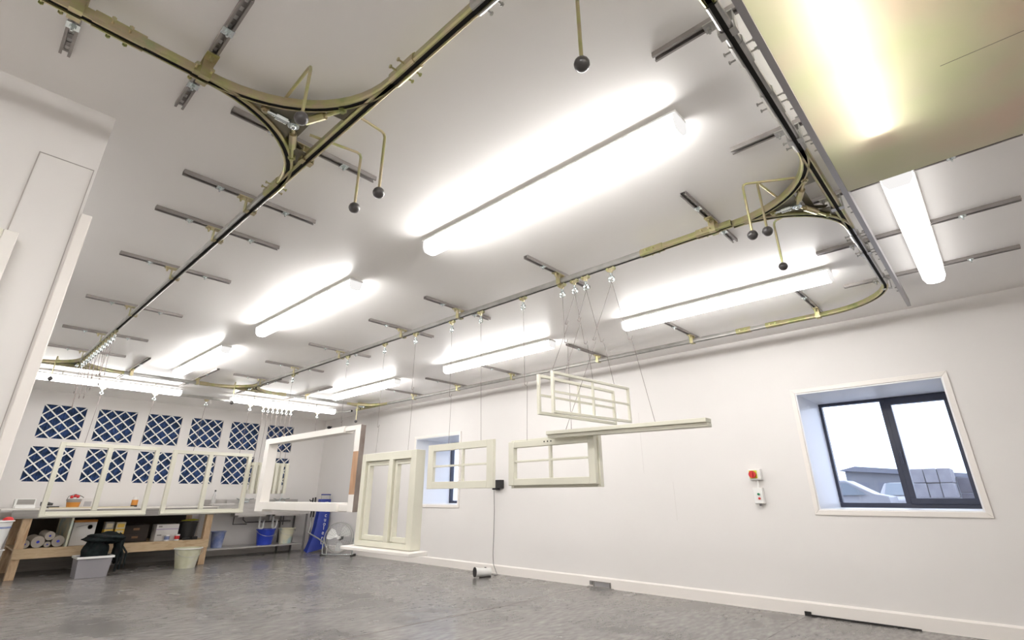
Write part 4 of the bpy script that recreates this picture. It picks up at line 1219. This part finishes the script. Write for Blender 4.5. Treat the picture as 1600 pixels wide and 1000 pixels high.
# ---------------------------------------------------------------- blue cover on its trolley
t = thing('covered_trolley', 'tall blue vinyl cover with pale lettering on a stand by the corner', 'cover', (5.46, 10.25, 0))
prof = [(0.00, 5.235, 5.55), (0.10, 5.27, 5.575), (0.25, 5.33, 5.60), (0.45, 5.385, 5.625), (0.70, 5.425, 5.645), (0.85, 5.44, 5.65), (0.955, 5.455, 5.65)]
b = MB(); n = len(prof); vs = []
for k, (z, a, c) in enumerate(prof):
    y = 10.18 + 0.10*z
    zz = z + 0.035 if k == 0 else z
    for s, dy in ((0, 0), (1, 0.035), (2, 0.12)):
        pass
    vs += [(a, y+0.03, z if k else 0.0), ((a+c)/2, y-0.015, zz), (c, y+0.01, zz+0.02 if k == 0 else zz), (c, y+0.14, zz), (a, y+0.16, zz)]
fs = []
for k in range(n-1):
    for q in range(5):
        fs.append((k*5+q, k*5+(q+1) % 5, (k+1)*5+(q+1) % 5, (k+1)*5+q))
fs += [tuple(range(5))[::-1], tuple(range((n-1)*5, n*5))]
b.add(vs, fs)
obj('cover', b, 'bag_blue', t)
hb = MB()
hb.box(5.455, 10.33, 1.03, 5.66, 10.345, 1.05)
obj('top_handle', hb, 'bag_blue', t)
hb = MB(); hb.box(5.458, 10.335, 0.94, 5.468, 10.343, 1.03); hb.box(5.645, 10.335, 0.94, 5.655, 10.343, 1.03)
obj('handle_posts', hb, 'steel', t)
Rt = Matrix.Translation((0, 0, 0))
for ch, z in (('P', 0.745), ('c', 0.655), ('u', 0.575), ('o', 0.50), ('l', 0.425), ('e', 0.34), ('r', 0.25), ('t', 0.17)):
    cx = 5.475 + 0.055*(z-0.2)/0.5 + (-0.012)
    y = 10.18 + 0.10*z - 0.012
    mt = Matrix.Translation((cx+0.035, y, z)) @ Matrix.Rotation(math.radians(90), 4, 'X')
    obj('letter', text_mb(ch, 0.105, mt, 0.004), 'print_white', t)
obj('round_logo', MB().lathe([(0.0001, -0.004), (0.05, -0.004), (0.05, 0.002)], (5.555, 10.262, 0.86), 'y', 20), 'print_white', t)
p = thing('valve_cluster', 'dark valve fittings standing at the end of the sink splashback', 'valve', (5.36, 10.45, 0.87))
obj('valve_bodies', MB().tube([(5.33, 10.42, 0.62), (5.33, 10.42, 0.98)], 0.016, 8).tube([(5.38, 10.42, 0.62), (5.38, 10.42, 0.99)], 0.018, 8), 'black', p)
obj('valve_handle', MB().tube([(5.33, 10.42, 0.93), (5.27, 10.40, 0.92), (5.25, 10.40, 0.95)], 0.010, 8), 'black', p)
obj('stand_pipe', MB().tube([(5.355, 10.42, 0.0), (5.355, 10.42, 0.62)], 0.012, 8), 'pipe', p)

# ---------------------------------------------------------------- drum fan
FC = Vector((5.37, 9.33, 0.30)); fd = Vector((-0.80, -0.60, 0.05)).normalized()
Q = fd.to_track_quat('Z', 'Y').to_matrix().to_4x4()
def fl(mb):
    for v in mb.v: v.xyz = FC + (Q @ v)
    return mb
t = thing('floor_fan', 'round chrome floor fan in a wire cage by the window wall', 'fan', (FC.x, FC.y, 0))
g = MB()
g.torus((0, 0, 0.04), 0.255, 0.008, 'z', 36, 6); g.torus((0, 0, -0.06), 0.255, 0.006, 'z', 36, 6)
obj('cage_rings', fl(g), 'galv', t)
g = MB()
for r in (0.08, 0.115, 0.15, 0.185, 0.22): g.torus((0, 0, 0.06 - 0.03*(r/0.25)**2), r, 0.0013, 'z', 32, 4)
for k in range(20):
    a = 2*PI*k/20
    g.tube([(0.05*math.cos(a), 0.05*math.sin(a), 0.06), (0.25*math.cos(a), 0.25*math.sin(a), 0.035)], 0.0014, 4)
obj('front_grille', fl(g), 'bright', t)
g = MB()
for k in range(3):
    a0 = math.radians(40 + 120*k)
    vs = []
    for i in range(7):
        r = 0.04 + 0.19*i/6
        hw = math.radians(14 + 17*math.sin(PI*min(1, i/6*0.85)))
        for s in (-1, 0, 1):
            a = a0 + s*hw
            vs.append((r*math.cos(a), r*math.sin(a), -0.005 + 0.028*s))
    nv = len(vs)
    vs2 = [(x, y, z-0.003) for x, y, z in vs]
    fs = []
    for i in range(6):
        for s in range(2):
            q = (i*3+s, i*3+s+1, (i+1)*3+s+1, (i+1)*3+s)
            fs.append(q); fs.append(tuple(nv+x for x in q[::-1]))
    g.add(vs + vs2, fs, True)
    obj('blade', fl(g), 'whitepl', t); g = MB()
obj('hub', fl(MB().lathe([(0.032, -0.03), (0.032, 0.025), (0.02, 0.03)], (0, 0, 0), 'z', 18)), 'whitepl', t)
obj('motor', fl(MB().lathe([(0.04, -0.14), (0.048, -0.06), (0.03, -0.031)], (0, 0, 0), 'z', 18)), 'black', t)
side = Vector((fd.y, -fd.x, 0)).normalized()*0.285
st = MB()
a = FC - side; c = FC + side
st.tube([a, Vector((a.x, a.y, 0.30)) - side*0.03 + Vector((0, 0, -0.1)), Vector((a.x, a.y, 0.025))], 0.011, 8)
st.tube([c, Vector((c.x, c.y, 0.30)) + side*0.03 + Vector((0, 0, -0.1)), Vector((c.x, c.y, 0.025))], 0.011, 8)
st.tube([Vector((a.x, a.y, 0.022)), Vector((c.x, c.y, 0.022))], 0.011, 8)
obj('stand', st, 'bright', t)
for e in (a, c):
    q = Vector((e.x, e.y, 0)); back = -fd*0.16; back.z = 0; fo = fd*0.06; fo.z = 0
    obj('foot', MB().tube([q + fo + Vector((0, 0, 0.014)), q + back + Vector((0, 0, 0.014))], 0.0135, 8), 'black', t)
# bracket arm left of the fan
one('folding_bracket', MB().tube([(5.30, 10.35, 0.62), (5.24, 10.2, 0.47), (5.16, 10.1, 0.36), (5.28, 9.9, 0.26), (5.33, 9.66, 0.16), (5.33, 9.64, 0.012)], 0.012, 8), 'galv', 'bent grey bracket arm leaning between the cover and the fan', 'bracket')

# ---------------------------------------------------------------- things on the window wall
t = thing('wall_speaker', 'small black box fixed to the window wall between two hanging sashes', 'wall box', (XW, 5.5, 1.1))
obj('housing', MB().box(XW-0.075, 5.43, 1.11, XW-0.004, 5.555, 1.225), 'black', t, 0.006)
obj('mount', MB().box(XW-0.004, 5.45, 1.13, XW, 5.54, 1.20), 'black', t)
obj('plug', MB().box(XW-0.06, 5.56, 1.09, XW-0.02, 5.62, 1.14).box(XW-0.055, 5.5, 1.085, XW-0.02, 5.56, 1.1098), 'black', t, 0.004)
cab = [(XW-0.04, 5.60, 1.09), (XW-0.03, 5.60, 0.8), (XW-0.03, 5.605, 0.5), (XW-0.03, 5.62, 0.25), (XW-0.04, 5.60, 0.12), (XW-0.06, 5.52, 0.02), (XW-0.10, 5.46, 0.006), (XW-0.18, 5.42, 0.008), (XW-0.25, 5.424, 0.03)]
one('power_cable', MB().tube(cab, 0.0042, 6), 'pipe', 'thin dark cable hanging down the wall from the black box', 'cable')
t = thing('work_torch', 'white cylinder lamp with a dark lens lying at the skirting', 'lamp', (5.33, 5.47, 0))
ax = [(5.43, 5.43, 0.060), (5.275, 5.49, 0.064), (5.222, 5.51, 0.066)]
obj('barrel', MB().tube(ax[:2], 0.050, 18), 'whitepl', t)
obj('head', MB().tube([ax[1], ax[2]], [0.052, 0.062], 18), 'whitepl', t)
dv = (Vector(ax[2]) - Vector(ax[1])).normalized()
obj('lens', MB().tube([Vector(ax[2]) + dv*0.0005, Vector(ax[2]) + dv*0.008], 0.060, 18), 'black', t)
obj('switch', MB().box(5.35, 5.445, 0.111, 5.37, 5.465, 0.119), 'black', t)
obj('stand', MB().tube([(5.25, 5.46, 0.008), (5.33, 5.42, 0.008), (5.42, 5.41, 0.008)], 0.008, 8), 'black', t)

t = thing('isolator_switch', 'pale switch box with a red rotary knob on yellow, left of the near window', 'switch', (XW, 1.885, 1.145))
obj('housing', MB().box(XW-0.065, 1.822, 1.148, XW, 1.935, 1.252), 'whitepl', t, 0.005)
obj('yellow_plate', MB().box(XW-0.069, 1.855, 1.163, XW-0.0652, 1.93, 1.238), 'hi_yellow', t)
k = obj('rotary_knob', MB().lathe([(0.035, -0.0295), (0.032, -0.012), (0.031, -0.0002)], (XW-0.0692, 1.892, 1.20), 'x', 22), 'red', t)
obj('grip', MB().box(XW-0.112, 1.884, 1.17, XW-0.0988, 1.90, 1.23), 'red', k)
t = thing('control_station', 'grey push button box with green and red buttons below the isolator', 'switch', (XW, 1.885, 0.92))
obj('housing', MB().box(XW-0.055, 1.836, 0.927, XW, 1.925, 1.075), 'alu' if False else 'whitepl', t, 0.005)
obj('green_button', MB().lathe([(0.011, -0.010), (0.011, 0)], (XW-0.0552, 1.875, 1.015), 'x', 14), 'green', t)
obj('red_button', MB().lathe([(0.011, -0.010), (0.011, 0)], (XW-0.0552, 1.872, 0.975), 'x', 14), 'red', t)
obj('cable_gland', MB().tube([(XW-0.03, 1.88, 0.927), (XW-0.03, 1.88, 0.905)], 0.012, 10), 'pipe', t)
one('conduit', MB().tube([(XW-0.025, 1.875, 1.0755), (XW-0.025, 1.875, 1.1475)], 0.010, 10), 'whitepl', 'short white conduit between the two switch boxes', 'conduit')

t = thing('skirting_bracket', 'small grey metal bracket frame at the foot of the window wall', 'bracket', (XW-0.04, 3.84, 0))
obj('base', MB().box(XW-0.066, 3.665, 0, XW-0.022, 4.01, 0.007), 'fascia', t)
obj('frame', MB().box(XW-0.036, 3.70, 0.058, XW-0.022, 3.985, 0.066).box(XW-0.036, 3.70, 0.007, XW-0.022, 3.712, 0.058).box(XW-0.036, 3.925, 0.007, XW-0.022, 3.937, 0.058).box(XW-0.040, 3.95, 0.022, XW-0.022, 3.985, 0.058), 'fascia', t)
obj('infill', MB().box(XW-0.028, 3.712, 0.012, XW-0.0215, 3.925, 0.055), 'alu', t)
t = thing('skirting_cable', 'black cable with an end box lying along the skirting below the near window', 'cable', (XW-0.03, 1.3, 0))
obj('cable_run', MB().tube([(XW-0.028, 1.61, 0.008), (XW-0.028, 1.3, 0.007), (XW-0.028, 0.98, 0.006), (XW-0.027, 0.82, 0.004)], 0.0065, 6), 'black', t)
obj('end_box', MB().box(XW-0.04, 1.61, 0.0, XW-0.0205, 1.66, 0.034), 'black', t)
t = thing('corner_sensor', 'small dark sensor high in the far corner', 'sensor', (XW-0.05, 10.72, 2.4))
obj('body', MB().ball((XW-0.06, 10.72, 2.42), 0.045, sc=(1, 1, 0.7)), 'black', t)
obj('arm', MB().tube([(XW-0.02, 10.72, 2.43), (XW, 10.72, 2.44)], 0.014, 8), 'black', t)

# ---------------------------------------------------------------- outside the windows
struct('yard_ground', MB().box(XO + 0.02, -25, -0.14, 75, 60, -0.02), 'yard')
def car(label, cx, cy, along, sx=1.0):
    t = thing('car', label, 'car', (cx, cy, 0), 'cars in the yard')
    prof = [(-2.0, 0.30), (-2.05, 0.62), (-1.9, 0.86), (-1.05, 0.98), (-0.35, 1.42), (0.9, 1.46), (1.6, 1.05), (2.0, 0.98), (2.05, 0.35)]
    def P(u, v, z): return (cx + v, cy + u*sx, z) if along == 'y' else (cx + u*sx, cy + v, z)
    n = len(prof)
    mb = MB()
    mb.add([P(u, -0.80 if z < 1.0 else -0.66, z) for u, z in prof] + [P(u, 0.80 if z < 1.0 else 0.66, z) for u, z in prof],
           [tuple(range(n)), tuple(range(n, 2*n))] + [(k, (k+1) % n, n+(k+1) % n, n+k) for k in range(n)])
    obj('body', mb, 'car_white', t, 0.04)
    gl = MB()
    for v in (-0.742, 0.742):
        s = 1 if v > 0 else -1
        gl.add([P(-0.85, v*1.02, 1.0), P(0.35, v*1.02, 1.0), P(0.3, v*0.93, 1.38), P(-0.32, v*0.93, 1.38)], [(0, 1, 2, 3)])
        gl.add([P(0.42, v*1.02, 1.0), P(1.45, v*1.02, 1.02), P(0.95, v*0.93, 1.38), P(0.4, v*0.93, 1.38)], [(0, 1, 2, 3)])
    gl.add([P(-1.08, -0.62, 1.01), P(-1.08, 0.62, 1.01), P(-0.42, 0.58, 1.425), P(-0.42, -0.58, 1.425)], [(0, 1, 2, 3)])
    obj('windows', gl, 'car_glass', t)
    for u in (-1.3, 1.3):
        for v in (-0.72, 0.72):
            w = MB()
            if along == 'y': w.lathe([(0.30, -0.1), (0.30, 0.1)], P(u, v, 0.28), 'x', 18)
            else: w.lathe([(0.30, -0.1), (0.30, 0.1)], P(u, v, 0.28), 'y', 18)
            obj('wheel', w, 'tyre', t)
    return t
car('pale car seen from the side through the near window', 20.8, 4.85, 'y', -1.0)
car('pale car seen head on through the near window', 24.6, 2.85, 'x')
t = thing('storage_shed', 'low pale shed with a sloping grey roof beyond the cars', 'building', (44, 6.0, 0))
obj('walls', MB().add([(x, y, z) for x in (42, 50) for (y, z) in ((2.0, 0), (8.1, 0), (8.1, 2.5), (7.4, 2.54), (2.0, 2.0))], [(0,1,2,3,4), (5,6,7,8,9), (0,1,6,5), (1,2,7,6), (2,3,8,7), (3,4,9,8), (4,0,5,9)]), 'shed_wall', t)
obj('roof', MB().add([(41.6, 1.2, 1.93), (41.6, 8.4, 2.56), (50.4, 8.4, 2.56), (50.4, 1.2, 1.93), (41.6, 1.2, 2.15), (41.6, 7.4, 2.8), (50.4, 7.4, 2.8), (50.4, 1.2, 2.15)], [(0,3,2,1),(4,5,6,7),(0,1,5,4),(1,2,6,5),(2,3,7,6),(3,0,4,7)]), 'shed_roof', t)
for y in (5.6, 6.9): obj('window_opening', MB().box(41.97, y, 1.2, 41.999, y+0.8, 1.8), 'shed_roof', t)
SIDES = ['right', 'middle', 'left']
for (x0, ys_, h, rows, m, nm) in ((12.0, (0.735, 0.925, 1.115), 0.245, 6, 'concrete_block', 'tall'), (12.6, (0.34, 0.53), 0.265, 5, 'dark_block', 'lower')):
    for r in range(rows):
        for q, y in enumerate(ys_):
            o = one('concrete_block', MB().box(x0 + 0.02*((r+q) % 2), y, -0.02 + r*h + 0.001, x0 + 0.8, y + 0.184, -0.02 + (r+1)*h - 0.006), m,
                    'concrete block in the %s outdoor stack, %s row from the ground, %s column' % (nm, ORD[r], SIDES[q] if len(ys_) == 3 else ('right', 'left')[q]), 'concrete block', 'stacked blocks in the yard', 0.012)
